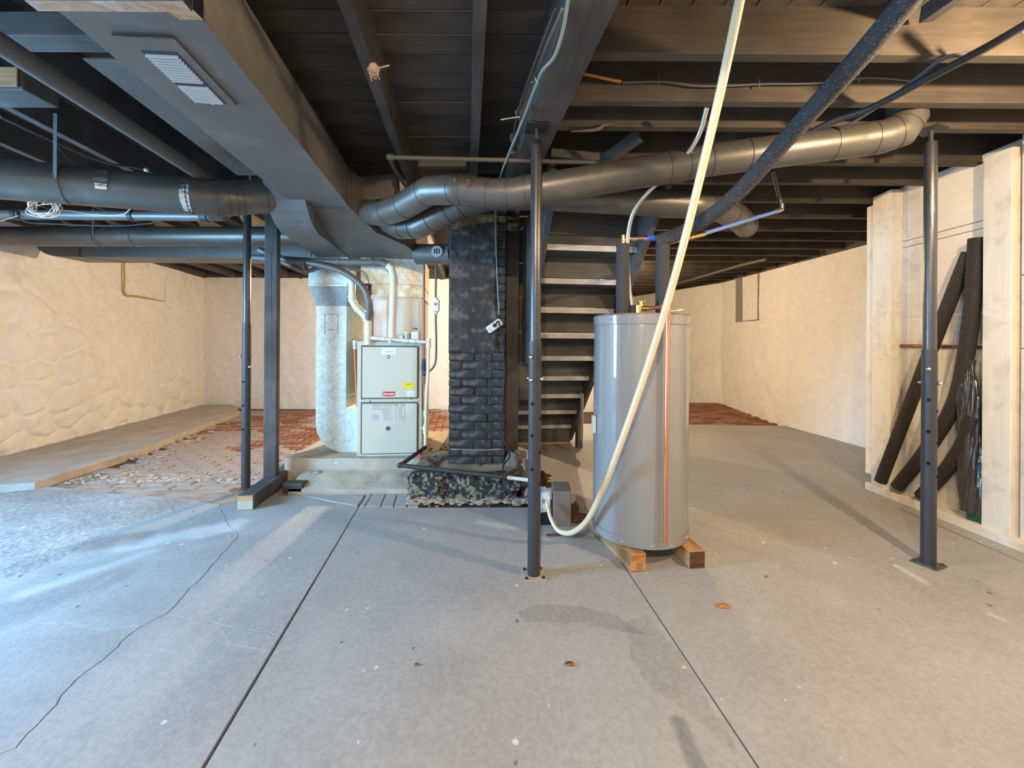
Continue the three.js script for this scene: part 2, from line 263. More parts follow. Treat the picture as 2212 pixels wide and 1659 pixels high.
const inPoly = (x, z, P) => { let c = false; for (let i = 0, j = P.length - 1; i < P.length; j = i++) if ((P[i][1] > z) !== (P[j][1] > z) && x < (P[j][0] - P[i][0]) * (z - P[i][1]) / (P[j][1] - P[i][1]) + P[i][0]) c = !c; return c; };
const roughPatch = [[-3.536, 0, -1.766], [-2.51, 0, -2.049], [-2.457, 0, -2.121], [-2.439, 0, -2.378], [-2.423, 0, -2.713], [-2.297, 0, -3.068], [-3.298, 0, -3.283], [-6.672, 0, -3.328]].map(xz);
const damp = [[0.032, 0, -1.825], [0.064, 0, -1.756], [0.151, 0, -1.748], [0.27, 0, -1.763], [0.424, 0, -1.711], [0.558, 0, -1.684], [0.456, 0, -1.804], [0.327, 0, -1.867], [0.131, 0, -1.878]].map(xz);
const damp2 = [[0.484, 0, -1.76], [0.452, 0, -1.564], [0.481, 0, -1.427], [0.535, 0, -1.38], [0.631, 0, -1.236], [0.669, 0, -1.181], [0.658, 0, -1.565], [0.597, 0, -1.806]].map(xz);
const smears = [[[-2.214, 0, -2.392], [-1.858, 0, -2.639], 0.10, 0.14], [[-2.252, 0, -1.944], [-2.011, 0, -2.341], 0.05, 0.08], [[-0.209, 0, -2.746], [0.019, 0, -2.653], 0.05, 0.10], [[2.063, 0, -2.218], [2.061, 0, -2.067], 0.035, 0.14], [[1.151, 0, -2.752], [1.582, 0, -2.386], 0.1, 0.03], [[2.106, 0, -1.827], [2.121, 0, -1.796], 0.02, 0.1]].map(([a, b, w, s]) => [xz(a), xz(b), w, s]);
const darks = [[[-2.179, 0, -1.779], [-1.997, 0, -2.083], 0.10, 0.07], [[-2.372, 0, -2.39], [-2.238, 0, -2.477], 0.10, 0.12], [[0.524, 0, -1.296], [0.526, 0, -1.155], 0.02, 0.12], [[2.813, 0, -3.028], [2.797, 0, -2.195], 0.006, 0.2]].map(([a, b, w, s]) => [xz(a), xz(b), w, s]);
const hair = [[[-1.95, 0, -1.734], [-1.857, 0, -1.74], [-1.681, 0, -1.694], [-1.527, 0, -1.726]], [[-1.172, 0, -1.696], [-1.117, 0, -1.641], [-1.084, 0, -1.62], [-0.96, 0, -1.594], [-0.884, 0, -1.576]], [[-2.034, 0, -1.661], [-1.999, 0, -1.757], [-1.994, 0, -2.104]]].map((L) => L.map(xz));
const spots = Array.from({ length: 420 }, () => [rr(-5, 4), rr(-5, 0), rr(0.002, 0.009), rnd() < 0.62 ? 0.22 : -0.22]);
const cell = new Map(); for (const s of spots) { const k = Math.floor(s[0] * 4) + ',' + Math.floor(s[1] * 4); (cell.get(k) ?? cell.set(k, []).get(k)).push(s); }
const FS = 2048;
const texFloor = tex(FS, (u, v) => {
  const x = u * 10 - 5.5, z = v * 10 - 7;
  const n = tfbm(u, v, 9, 4, 5), m = tfbm(u, v, 40, 3, 6), f = tnoise(u * 900, v * 900, 900, 7), streak = tnoise(u * 22 + 3 * n, v * 120 + 9 * n, 600, 8);
  let b = 0.635 + 0.075 * (n - 0.5) + 0.06 * (m - 0.5) + 0.06 * (f - 0.5);
  if (z < -1 && z > -4 && x < -1) {
    b += 0.045 * (streak - 0.5) * step(-x, 1.0, 1.8);
    if (inPoly(x + 0.12 * (m - 0.5), z + 0.12 * (n - 0.5), roughPatch)) { b += -0.045 + 0.13 * (f - 0.5) + 0.07 * (m - 0.5); }
  }
  if (x > -0.6 && x < 1.3 && z < 0) { if (inPoly(x + 0.03 * (m - 0.5), z + 0.05 * (m - 0.5), damp)) b -= 0.055; if (inPoly(x + 0.05 * (m - 0.5), z + 0.05 * (m - 0.5), damp2)) b -= 0.04; }
  for (const [a, c, w, s] of smears) { const d = segD(x, z, a, c); if (d < w * 2) b += s * step(1 - d / (w * 2) + 0.9 * (m - 0.5), 0.25, 0.8); }
  for (const [a, c, w, s] of darks) { const d = segD(x, z, a, c); if (d < w * 2) b -= s * step(1 - d / (w * 2) + 0.9 * (m - 0.5), 0.25, 0.8); }
  if (x < -0.6 && z < -1) for (const L of hair) { const d = lineD(x + 0.02 * (m - 0.5), z + 0.02 * (n - 0.5), L); if (d < 0.004) b += 0.05; }
  for (const s of cell.get(Math.floor(x * 4) + ',' + Math.floor(z * 4)) ?? []) if (Math.hypot(x - s[0], (z - s[1]) * 0.8) < s[2]) b += s[3];
  return [b * 1.005, b, b * 0.99];
}, { srgb: true, repeat: 0.1 });
texFloor.offset.set(0.55, 0.7);
mat.floor = M({ color: rgb(1, 1, 1), map: texFloor, roughness: 0.62, bumpMap: bumpFine, bumpScale: 0.0007 });

const floor = setting('floor', 'grey painted concrete basement floor with cut joints and cracks', 'floor');
add('subgrade', span(-6.2, 4.6, -0.16, -0.028, -11, 2.9, 0), mat.debrisBrown, floor);
const gap = 0.002, jgap = 0.003, NEAR = 2.55;
const offs = (L, d) => L.map(([x, z]) => [x + d, z]);
const jl = (d) => [ext(...JL, NEAR), xz(JL[1])].map(([x, z]) => [x + d, z]), jr = (d) => [ext(...JR, NEAR), ext(...JR, -3.05)].map(([x, z]) => [x + d, z]);
const edgeL = [[-2.112, 0, -3.017], [-2.441, 0, -3.121], [-2.728, 0, -3.173], [-3.017, 0, -3.217], [-3.334, 0, -3.283], [-3.676, 0, -3.362], [-3.933, 0, -3.39], [-4.333, 0, -3.35]].map(xz);
const kA = jag(crackL.slice(0, 6), 0.006), kB = jag(crackL.slice(5), 0.006), kC = jag(crackT, 0.005), kL = [...kA, ...kB.slice(1)]; // the cross crack leaves the long crack at its sixth point
add('slab', slab([...offs(kL, -gap), [-4.6, NEAR], [-4.9, -2.0], [-4.93, -3.4], ...edgeL.slice().reverse()], 0, 0.05, 0.001), mat.floor, floor);
add('slab', slab([...offs(kA, gap), ...kC.slice(1).map(([x, z]) => [x - gap, z - gap]), jl(-jgap)[1], xz([-1.388, 0, -3.092]), xz([-1.655, 0, -3.211]), xz([-1.914, 0, -3.168])], 0, 0.05, 0.001), mat.floor, floor);
add('slab', slab([...offs(kB, gap).slice().reverse(), ...kC.slice(1).map(([x, z]) => [x - gap, z + gap]), jl(-jgap)[0]], 0, 0.05, 0.001), mat.floor, floor);
add('slab', slab([jl(jgap)[0], jl(jgap)[1], xz([-0.675, 0, -2.981]), xz([0.154, 0, -3.002]), jr(-jgap)[1], jr(-jgap)[0]], 0, 0.05, 0.001), mat.floor, floor);
add('slab', slab([jr(jgap)[0], jr(jgap)[1], xz([0.443, 0, -3.042]), [0.3, -3.4], [0.05, -4.2], [-0.05, -6.25], [4.4, -6.15], [4.4, NEAR]], 0, 0.05, 0.001), mat.floor, floor);
// row of paving bricks set flush between the slab and the furnace footing
{ const a = [-1.101, -0.002, -3.013], b = [-0.661, -0.002, -2.994], c = [-0.724, -0.002, -3.273], d = [-1.128, -0.002, -3.266], L = (p, q, t) => [mix(p[0], q[0], t), mix(p[2], q[2], t)];
  for (const [s, e] of [[0, 0.1], [0.1, 0.36], [0.36, 0.58], [0.58, 0.8], [0.8, 1.0]]) add('paving_brick', slab([L(a, b, s + 0.008), L(a, b, e - 0.008), L(d, c, e - 0.008), L(d, c, s + 0.008)], -0.002, 0.04, 0.004), mat.floor, floor);
  add('slab', slab([xz([-1.618, 0, -3.222]), xz([-1.112, 0, -3.016]), xz([-1.145, 0, -3.26])], -0.003, 0.05), mat.floor, floor); }

// ---------------------------------------------------------------- brick floor of the rear bay
const bricks = setting('floor', 'worn red brick floor covered in pale dust at the back of the basement', 'floor');
{
  const shape = [0, 1, 2].map(() => uvBox(new RoundedBoxGeometry(0.188, 0.05, 0.086, 1, 0.008))), far = [[], [], []], cand = [];
  const put = (x, z, y, where) => cand.push([x, z, y, where]);
  const cs = Math.cos(SKEW), sn = Math.sin(SKEW);
  for (let r = 0; r < 44; r++) for (let c = -34; c < 30; c++) {
    const lx = (c + (r % 2) * 0.5) * 0.205 + rr(-0.004, 0.004), lz = -(r * 0.103) - 3.28, x = lx * cs + lz * sn * 1.0 , z = lz * cs - lx * sn;
    if (z < -7.62 || z > -3.33) continue;
    const stripX = -3.72 + (z + 3.9) * 0.33, right = z > -3.42 ? -2.0 : z > -3.5 ? -1.9 : z > -4.3 ? -1.95 : 1.0;
    if (x < stripX + 0.05 || x > right) continue;
    if (x > -1.7 && x < 0.05 && z > -4.75) continue;
    put(x, z, 0, 0);
  }
  for (let r = 0; r < 17; r++) for (let c = 0; c < 24; c++) { const lx = (c + (r % 2) * 0.5) * 0.205, x = lx - r * 0.0 + 0.6, z = -6.26 - r * 0.103; if (x > 4.05 || x < 1.7) continue; put(x, z, 0.006 * r, 1); }
  cand.sort((a, b) => { const w = ([x, z, , k]) => -z - (k && x > 1.9 ? 2.6 : 0); return w(a) - w(b); });
  let n = 0;
  for (const [x, z, dy, k] of cand) {
    const dusty = !k && rnd() < step(fbm(x * 1.1, z * 1.1, 3, 3) + 0.2 * step(z, -5.4, -3.4), 0.44, 0.66), mm = dusty ? mat.brickDusty : rnd() < 0.5 ? mat.brickRed : mat.brickBrown, y = -0.032 + dy + rr(-0.005, 0.005);
    const turn = k ? rr(-0.03, 0.03) : SKEW + rr(-0.03, 0.03), tx = rr(-0.03, 0.03), tz = rr(-0.02, 0.02);
    if (n < 295) { const m = add('brick', shape[n % 3], mm, bricks); m.position.set(x, y, z); m.rotation.set(tx, turn, tz); n++; }
    else far[mm === mat.brickDusty ? 0 : mm === mat.brickRed ? 1 : 2].push(shape[0].clone().applyMatrix4(new THREE.Matrix4().compose(new THREE.Vector3(x, y, z), new THREE.Quaternion().setFromEuler(new THREE.Euler(tx, turn, tz)), new THREE.Vector3(1, 1, 1))));
  }
  far.forEach((g, i) => { if (g.length) add('far_bricks', g, [mat.brickDusty, mat.brickRed, mat.brickBrown][i], bricks).userData.kind = 'stuff'; });
}
add('dirt_bed', slab([[-4.6, -3.9], [-3.3, -3.95], [-1.75, -3.75], [-1.75, -3.0], [-4.6, -3.0]], -0.016, 0.02, 0.001), mat.dirt, bricks);
// concrete kerb strip along the left wall
const ledge = setting('floor', 'raised concrete strip running along the foot of the white wall', 'floor');
add('strip', slab([[-4.311, 0.06, -3.094], [-3.776, 0.06, -3.303], [-3.826, 0.06, -3.647], [-3.865, 0.06, -4.071], [-3.9, 0.06, -4.502], [-4.124, 0.06, -5.42], [-4.427, 0.06, -6.81], [-5.135, 0.06, -7.637], [-5.624, 0.06, -7.497], [-4.951, 0.06, -3.963], [-4.921, 0.06, -3.531]].map(xz), 0.055, 0.1, 0.008), mat.conc, ledge);
// rubble and dust along the broken edge
const rubble = [];
for (let i = 0; i < 900; i++) {
  const t = rnd(), edge = rnd() < 0.55, p = edge ? [mix(-3.75, -1.95, t), -3.45 - 0.28 * rnd() ** 2 - 0.1 * Math.sin(t * 3)] : [mix(-3.7, -3.45, rnd()) + (-t) * 1.15 + rr(0, 0.25), -3.75 - t * 3.1];
  rubble.push(rock(rr(0.003, 0.011) * (rnd() < 0.07 ? 2.6 : 1), [1.4, 0.5, 1], [p[0], -0.008, p[1]], i, 0.4, 0));
}
for (let i = 0; i < 130; i++) rubble.push(rock(rr(0.003, 0.012), [1.3, 0.5, 1], [rr(-1.75, -1.3), 0.0, rr(-3.62, -3.4)], i + 700, 0.4, 0));
tag(add('rubble', rubble, mat.dirtPale), 'pale mortar crumbs and rubble along the broken edge of the brick floor', 'rubble', null, 'stuff');

// ---------------------------------------------------------------- walls
// rounded field stones showing through the paint: 0 at joints, 1 on the stones
function stones(s, y) {
  const wx = s * 2.6 + 0.9 * fbm(s * 2, y * 2, 5, 3), wy = y * 3.4 + 0.9 * fbm(s * 2, y * 2, 9, 3); let a = 9, b = 9;
  for (let j = -1; j < 2; j++) for (let i = -1; i < 2; i++) { const cx = Math.floor(wx) + i, cy = Math.floor(wy) + j, d = Math.hypot(cx + 0.15 + 0.7 * hash(cx, cy, 4) - wx, cy + 0.15 + 0.7 * hash(cx, cy, 6) - wy); if (d < a) { b = a; a = d; } else if (d < b) b = d; }
  return step(b - a, 0.0, 0.35);
}
// rough wall from a to b (x, z), inner face towards the room; bumps by noise
function wall(name, label, a, b, y0, y1, bumps, nx, ny, side = 1, k = 0, thick = 0.3, stone = 0) {
  const g = setting(name, label, 'wall'), A = new THREE.Vector2(...a), B = new THREE.Vector2(...b), L = A.distanceTo(B), d = B.clone().sub(A).divideScalar(L), n = new THREE.Vector2(-d.y, d.x).multiplyScalar(side);
  const geo = new THREE.PlaneGeometry(L, y1 - y0, nx, ny), p = geo.attributes.position, uv = geo.attributes.uv;
  for (let i = 0; i < p.count; i++) {
    const s = p.getX(i) + L / 2, y = p.getY(i) + (y0 + y1) / 2; let h = bumps * ((fbm(s * 1.6 + k, y * 1.6, k, 3) - 0.5) * 1.6 + 0.45 * Math.abs(fbm(s * 5 + k, y * 5, k + 3, 3) - 0.5) * 2 + 0.3 * (fbm(s * 15, y * 15, k, 2) - 0.5));
    if (stone) h += stone * stones(s, y) * step(fbm(s * 0.9, y * 0.9, 2, 2) + 0.25 * (1.1 - y), 0.42, 0.62);
    p.setXYZ(i, A.x + d.x * s + n.x * h, y, A.y + d.y * s + n.y * h); uv.setXY(i, s, y);
  }
  geo.computeVertexNormals(); add('plaster_face', geo, mat.plaster, g);
  const c = A.clone().add(B).multiplyScalar(0.5).addScaledVector(n, -thick / 2 - bumps * 0.9), core = uvBox(new THREE.BoxGeometry(L + 0.2, y1 - y0, thick)); core.rotateY(-Math.atan2(d.y, d.x)).translate(c.x, (y0 + y1) / 2, c.y);
  add('masonry', core, mat.plaster, g); return g;
}
const LW = (z) => -4.97 + (z + 4.051) * 0.1859;   // x of the left wall at z
const wl = wall('wall_left', 'lumpy white-painted stone foundation wall beside the ducts', [LW(-1.75), -1.75], [LW(-7.75), -7.75], -0.1, 2.365, 0.05, 420, 160, 1, 4, 0.3, 0.035);
const wb = wall('wall_back', 'white-painted rear foundation wall behind the furnace', [-5.75, -7.60], [1.3, -7.60], -0.1, 2.365, 0.022, 260, 90, 1, 11);
const wr1 = wall('wall_right', 'white-painted foundation wall beyond the water heater', [4.28, -0.5], [4.10, -5.2], -0.1, 2.37, 0.02, 120, 70, -1, 21);
const wr2 = wall('wall_right', 'white-painted foundation wall stretching from the partition to the rear corner', [4.12, -4.9], [3.94, -7.85], -0.1, 2.37, 0.02, 140, 80, -1, 31);
const wr3 = wall('wall_right', 'short white rear wall angled behind the staircase', [3.96, -7.8], [2.95, -10.1], -0.1, 2.38, 0.02, 80, 60, -1, 41);
add('masonry', span(1.2, 1.5, -0.1, 2.5, -10.2, -7.5, 0), mat.plaster, wb);
add('masonry', span(1.2, 3.4, -0.1, 2.5, -10.4, -10.1, 0), mat.plaster, wb);
// front wall behind the camera with an unseen window, and the near end of the left wall with an unseen bulkhead door
const wf = setting('wall_front', 'white foundation wall with an unseen door and small window opposite the furnace', 'wall');
add('masonry', [span(-2.88, 4.6, -0.1, 1.42, 2.5, 2.8, 0), span(-4.6, 4.6, 2.05, 2.5, 2.5, 2.8, 0), span(-4.6, -4.12, -0.1, 2.05, 2.5, 2.8, 0), span(-2.88, -1.0, 1.42, 2.05, 2.5, 2.8, 0), span(-0.1, 4.6, 1.42, 2.05, 2.5, 2.8, 0), span(-1.0, -0.1, 2.02, 2.05, 2.5, 2.8, 0)], mat.plaster, wf);
for (const [k, x] of [[1, -0.55]]) {
  const win = setting('window_' + k, 'unseen small window in the front wall, placed to light the heater', 'window'), l = x - 0.45, r = x + 0.45;  // unseen window, placed to put a highlight on the heater
  add('window_frame', [span(l, r, 1.42, 1.46, 2.6, 2.68), span(l, r, 1.98, 2.02, 2.6, 2.68), span(l, l + 0.04, 1.46, 1.98, 2.6, 2.68), span(r - 0.04, r, 1.46, 1.98, 2.6, 2.68)], mat.paintWood, win);
  add('pane', span(l + 0.04, r - 0.04, 1.46, 1.98, 2.635, 2.641, 0), M({ color: rgb(1, 1, 1), transmission: 1, thickness: 0, roughness: 0.02 }), win);
}
add('masonry', [span(-4.6, -4.34, -0.1, 2.5, -0.55, 2.8, 0), span(-4.8, -4.5, -0.1, 2.5, -1.9, -1.65, 0), span(-4.65, -4.38, 2.05, 2.5, -1.7, -0.5, 0)], mat.plaster, wl);
add('masonry', span(4.2, 4.5, -0.1, 2.5, -0.7, 2.8, 0), mat.plaster, wr1);
// unseen doorway, placed to light the left floor: frame, side walls, steps
const door = setting('door_1', 'unseen bulkhead doorway with outside steps, placed to light the floor', 'door');
add('door_frame', [span(-4.66, -4.34, -0.03, 2.09, -1.66, -1.61), span(-4.66, -4.34, -0.03, 2.09, -0.6, -0.55), span(-4.66, -4.34, 2.04, 2.09, -1.66, -0.55)], mat.paintWood, door);
add('unseen_areaway', [span(-7.6, -4.6, -0.2, 0.0, -1.8, -0.4, 0), span(-7.6, -4.7, 0, 1.7, -2.1, -1.8, 0), span(-7.6, -4.62, 0, 1.7, -0.4, -0.1, 0), span(-8.0, -7.6, -0.2, 1.7, -2.1, -0.1, 0)], mat.conc, door);
for (let i = 0; i < 6; i++) add('step', span(-7.6, -5.7 - i * 0.3, 0.0 + i * 0.22, 0.22 + i * 0.22, -1.8, -0.4, 0.01), mat.conc, door);
const door2 = setting('door_2', 'unseen outside door in the front wall, placed to light the floor', 'door');  // unseen door, placed to light the left floor and wall
add('door_frame', [span(-4.12, -4.07, 0, 2.05, 2.5, 2.8), span(-2.93, -2.88, 0, 2.05, 2.5, 2.8), span(-4.12, -2.88, 2.0, 2.05, 2.5, 2.8)], mat.paintWood, door2);
add('threshold', span(-4.6, -2.4, -0.2, 0.0, 2.5, 5.2, 0.01), mat.conc, door2);
add('unseen_areaway', [span(-4.4, -4.12, 0, 2.3, 2.8, 5.2, 0), span(-2.88, -2.6, 0, 2.3, 2.8, 5.2, 0), span(-4.4, -2.6, 0, 1.2, 5.0, 5.3, 0)], mat.conc, door2);  // unseen side walls that narrow the daylight towards the left
// tan foam bead round the bricked-up window in the left wall, and grey mortar round the patch in the right wall
{ const at = (px) => [px[0] + 0.03, px[1], px[2]];
  add('sealant_bead', sweep([[-4.98, 2.25, -5.62], [-5.0, 2.0, -5.63], [-4.995, 1.83, -5.64], [-5.02, 1.82, -5.9], [-5.1, 1.81, -6.45]].map((p) => [LW(p[2]) + 0.022, p[1], p[2]]), [0.012, 0.011, 0.014, 0.013, 0.008], { seg: 8, smooth: 40 }), mat.foamTan, wl);
  add('joint_line', sweep([[0, 1.80, -6.5], [0, 2.3, -6.49]].map((p) => [LW(p[2]) + 0.02, p[1], p[2]]), 0.006, { seg: 6 }), mat.plaster, wl);
  add('mortar_strip', span(3.945, 3.975, 1.60, 2.36, -7.36, -7.2, 0.003), mat.mortarGrey, wr2);
  add('patch_edge', [span(3.955, 3.995, 1.60, 1.607, -7.3, -6.75, 0), span(3.975, 4.012, 1.60, 2.36, -6.757, -6.75, 0)], mat.mortarGrey, wr2); }

// ---------------------------------------------------------------- ceiling: subfloor planks, joists, girder
const ceiling = setting('ceiling', 'black-painted joists and floorboards overhead', 'ceiling');
add('unseen_lid', span(-6.3, 4.7, 2.585, 2.75, -10.6, 2.9, 0), mat.blackWood, ceiling);  // unseen lid above the planks, there to block light
const pl = [0, 1].map(() => box(6.3, 0.024, 0.128, [0, 0, 0], 0.003, true)), pr = box(0.128, 0.024, 13.2, [0, 0, 0], 0.003, true);
for (let i = 0; i < 77; i++) { const m = add('plank', pl[i % 2], mat.plank, ceiling); m.position.set(-2.98, 2.566 + rr(-0.002, 0.002), 2.4 - i * 0.131); }
for (let i = 0; i < 33; i++) { const m = add('plank', pr, mat.joistBrown, ceiling); m.position.set(0.26 + i * 0.131, 2.566 + rr(-0.002, 0.002), -3.9); }
const JB = 2.36;
const GX = (z) => 0.256 + (z + 1.337) * 0.1336;
add('girder', bar([GX(2.5), 2.385, 2.5], [GX(-3.62), 2.385, -3.62], 0.165, 0.21, 0.006), mat.blackWood, ceiling);
for (const [x, zEnd] of [[-0.702, -7.7], [-0.228, -3.25], [-1.2, -7.7], [-1.68, -7.7], [-2.15, -7.7], [-2.62, -7.7], [-3.09, -7.7], [-3.56, -7.7], [-4.03, -7.7], [-4.5, -7.7]]) {
  const X = (z) => x + (z + 2.5) * 0.105; add('joist', bar([X(2.5), JB + 0.1, 2.5], [X(zEnd), JB + 0.1, zEnd], 0.05, 0.2), mat.blackWood, ceiling);
}
add('joist', bar([-0.3, JB + 0.1, -4.0], [-0.7, JB + 0.1, -7.7], 0.05, 0.2), mat.blackWood, ceiling);
for (const z of [2.1, 1.7, 1.3, 0.9, 0.5, 0.1, -0.3, -0.75, -1.25, -1.72, -2.05, -2.29, -2.72, -3.05, -3.44, -3.86, -4.29, -4.69, -5.08, -5.47, -5.87, -6.27, -6.67, -7.07, -7.47, -7.87, -8.27, -8.67, -9.07, -9.47]) {
  const x0 = z > -3.6 ? GX(z) + 0.09 : 0.0; add('joist', bar([x0, JB + 0.1, z], [4.35, JB + 0.1, z], 0.05, 0.2), mat.joistBrown, ceiling);
}
add('header', bar([-0.05, JB + 0.08, -4.0], [-0.05, JB + 0.08, -9.6], 0.05, 0.24), mat.blackWood, ceiling);
add('sill_beam', [bar([LW(-0.2) - 0.06, 2.46, -0.2], [LW(-7.8) - 0.06, 2.46, -7.8], 0.24, 0.215), bar([-5.8, 2.46, -7.70], [1.4, 2.46, -7.70], 0.2, 0.215)], mat.blackWood, ceiling);
add('sill_beam', [bar([4.30, 2.465, -0.5], [4.02, 2.465, -7.8], 0.2, 0.21), bar([4.02, 2.465, -7.8], [3.0, 2.465, -10.1], 0.2, 0.21)], mat.blackWood, ceiling);
add('bridging', bar([0.744, 2.408, -2.45], [0.558, 2.318, -2.62], 0.045, 0.07), mat.blackWood, ceiling);
add('ledger_board', bar([0.237, 2.38, -2.62], [0.61, 2.344, -2.62], 0.03, 0.05), mat.blackWood, ceiling);
add('bridging', bar([1.245, 2.419, -2.58], [1.365, 2.454, -2.58], 0.05, 0.06), mat.blackWood, ceiling);
add('bridging', bar([1.626, 2.483, -1.64], [1.576, 2.426, -1.42], 0.05, 0.06), mat.blackWood, ceiling);
add('blocking', span(-2.2, -1.42, 2.295, 2.385, -1.62, -1.53, 0.004, true), mat.blackWood, ceiling);
add('blocking', bar([-0.667, 2.454, -2.95], [-0.329, 2.456, -2.95], 0.05, 0.07), mat.blackWood, ceiling);
add('blocking', bar([-1.075, 2.261, -2.95], [-0.807, 2.283, -2.95], 0.05, 0.17), mat.ductDust, ceiling);
// short timber with a pale sawn end over the left-hand duct
{ const t = add('beam_stub', span(-2.9, -2.07, 2.235, 2.335, -1.9, -1.76, 0.006, true), mat.blackWood, ceiling); const e = add('sawn_face', span(-2.9, -2.09, 2.245, 2.325, -1.758, -1.752, 0), mat.wood, ceiling); }
// sheet-metal panning between the left pipe and the trunk duct
add('panning_sheet', loft([sec(-1.72, -1.78, -1.36, 2.338, 2.345), sec(-2.9, -1.92, -1.49, 2.338, 2.345)]), mat.duct, ceiling);

// partition of painted studs and boards at the right
const part = setting('wall_partition', 'painted stud partition with open bays and horizontal boards', 'wall');
const PX = 2.945;
const PB = [2.445, 2.04, 1.99, 1.735, 1.24];
for (const [y0, y1] of [[1.995, 2.42], [1.945, 1.99], [1.40, 1.94], [1.19, 1.395], [0.055, 1.185]]) add('sheathing_board', span(PX + 0.09, PX + 0.11, y0, y1, -3.42, -2.42, 0.003), mat.paintWood, part);
for (const [y0, y1] of [[1.6, 2.42], [1.17, 1.595], [0.055, 1.165]]) add('sheathing_board', span(PX + 0.035, PX + 0.055, y0, y1, -2.44, 1.0, 0.003), mat.paintWood, part);
add('sheathing_board', span(PX + 0.02, PX + 0.034, 1.42, 2.24, -2.405, -1.6, 0.002), mat.paintWood, part);
add('stud', span(PX, PX + 0.09, 0.05, 2.40, -3.41, -3.24, 0.004, true), mat.paintWood, part);
add('stud', span(PX + 0.02, PX + 0.12, 0.12, 2.34, -3.49, -3.425, 0.004, true), mat.paintWood, part);
add('stud', span(PX, PX + 0.09, 0.05, 2.36, -2.61, -2.46, 0.004, true), mat.paintWood, part);
add('stud', span(PX, PX + 0.09, 0.05, 2.36, -1.3, -1.2, 0.004, true), mat.paintWood, part);
add('stud', span(PX, PX + 0.09, 0.05, 2.36, -0.1, 0.0, 0.004, true), mat.paintWood, part);
add('sole_plate', span(PX - 0.025, PX + 0.11, 0.0, 0.058, -3.44, 1.0, 0.004, true), mat.paintWood, part);
add('top_plate', span(PX, PX + 0.11, 2.30, 2.36, -2.4, 1.0, 0.004, true), mat.paintWood, part);

// ---------------------------------------------------------------- bare bulbs, all out of view
function bulb(label, [x, y, z], power) {
  const o = thing('unseen_light_bulb', label, 'light bulb', [x, y, z]);
  add('socket', [cyl(0.022, 0.026, 0.05, [0, 0.085, 0]), cyl(0.05, 0.05, 0.012, [0, 0.13, 0])], mat.white, o);
  add('stem', cyl(0.012, 0.012, Math.max(0.02, 2.56 - y - 0.13), [0, 0.13 + Math.max(0.02, 2.56 - y - 0.13) / 2, 0]), mat.iron, o);
  add('glass_bulb', new THREE.LatheGeometry([[0.001, -0.04], [0.018, -0.036], [0.028, -0.022], [0.031, -0.004], [0.027, 0.018], [0.018, 0.038], [0.014, 0.06]].map((p) => new THREE.Vector2(...p)), 20), M({ color: rgb(0.9, 0.85, 0.75), roughness: 0.3, emissive: WARM, emissiveIntensity: 6 }), o);
  const l = new THREE.PointLight(WARM, power); l.name = 'bulb_light'; l.castShadow = true; l.shadow.radius = 1.2; l.position.set(0, -0.005, 0); o.add(l);
}
bulb('bare bulb between the joists near the stud partition', [2.02, 2.2, -1.16], 10);
bulb('unseen bulb behind the furnace plenum, placed to light the rear wall', [-1.47, 1.9, -5.2], 17);  // hidden from view, placed to warm the rear wall
bulb('unseen bulb behind the staircase, placed to light the far wall', [1.29, 2.14, -6.0], 13);  // hidden from view, placed to brighten the wall beyond the heater

bulb('added fill bulb overhead between the girder and the big supply duct', [-0.13, 2.42, 0.7], 19);  // added fill lamp, brightens the middle of the floor

// ---------------------------------------------------------------- steel support columns
function column(label, [x, z], top, joint, turn, pins, holes, plate = true, opts = {}) {
  const o = thing('support_column', label, 'column', [x, 0, z], turn);
  add('lower_tube', cyl(0.0325, 0.0325, joint, [0, joint / 2, 0], 'y', 32), mat.steelDark, o);
  add('upper_tube', cyl(0.028, 0.028, top - 0.075 - joint, [0, (joint + top - 0.075) / 2, 0], 'y', 32), mat.steelBlack, o);
  add('screw', cyl(0.011, 0.011, 0.09, [0, top - 0.05, 0], 'y', 14), mat.iron, o);
  add('top_plate', box(0.11, 0.008, 0.11, [0, top - 0.006, 0], 0.001), mat.iron, o);
  if (plate) {
    add('base_plate', box(0.115, 0.006, 0.115, [0, 0.003, 0], 0.001), opts.plateMat ?? mat.concPale, o);
    for (const [a, b] of [[-1, 1], [1, 1], [-1, -1], [1, -1]]) add('bolt', cyl(0.009, 0.009, 0.008, [a * 0.042, 0.009, b * 0.042], 'y', 6), mat.iron, o);
  }
  for (const [y, a] of pins) add('pin', [ball(0.011, [Math.sin(a) * 0.04, y, Math.cos(a) * 0.04]), cyl(0.006, 0.006, 0.09, [0, 0, 0], 'z', 8).rotateY(a).translate(0, y, 0)], mat.chrome, o);
  const hg = new THREE.CylinderGeometry(0.0085, 0.0085, 0.004, 14).rotateX(Math.PI / 2).toNonIndexed();
  for (const [y, a] of holes) { const m = add('hole', hg, mat.hole, o); m.position.set(Math.sin(a) * 0.0318, y, Math.cos(a) * 0.0318); m.rotation.y = a; }  // flat dark discs painted as the shade inside the pin holes
  return o;
}
column('black steel column in front of the stairs, nearest the water heater', [0.118, -2.12], 2.28, 1.19, 0.1, [[0.995, -0.7], [1.11, -0.72], [1.0, 0.85]], [[0.875, -0.55], [0.8, 0.8], [0.715, -0.55], [0.63, 0.8], [0.545, -0.55], [0.47, 0.8]]);
column('black steel column standing beside the painted stud partition', [2.255, -2.25], 2.35, 1.16, 0.4, [[1.055, -1.3], [0.98, 0.25]], [[0.89, -1.25], [0.83, 0.15], [0.72, -1.25], [0.66, 0.15], [0.55, -1.25], [0.48, 0.15]], true, { plateMat: mat.ironDust });
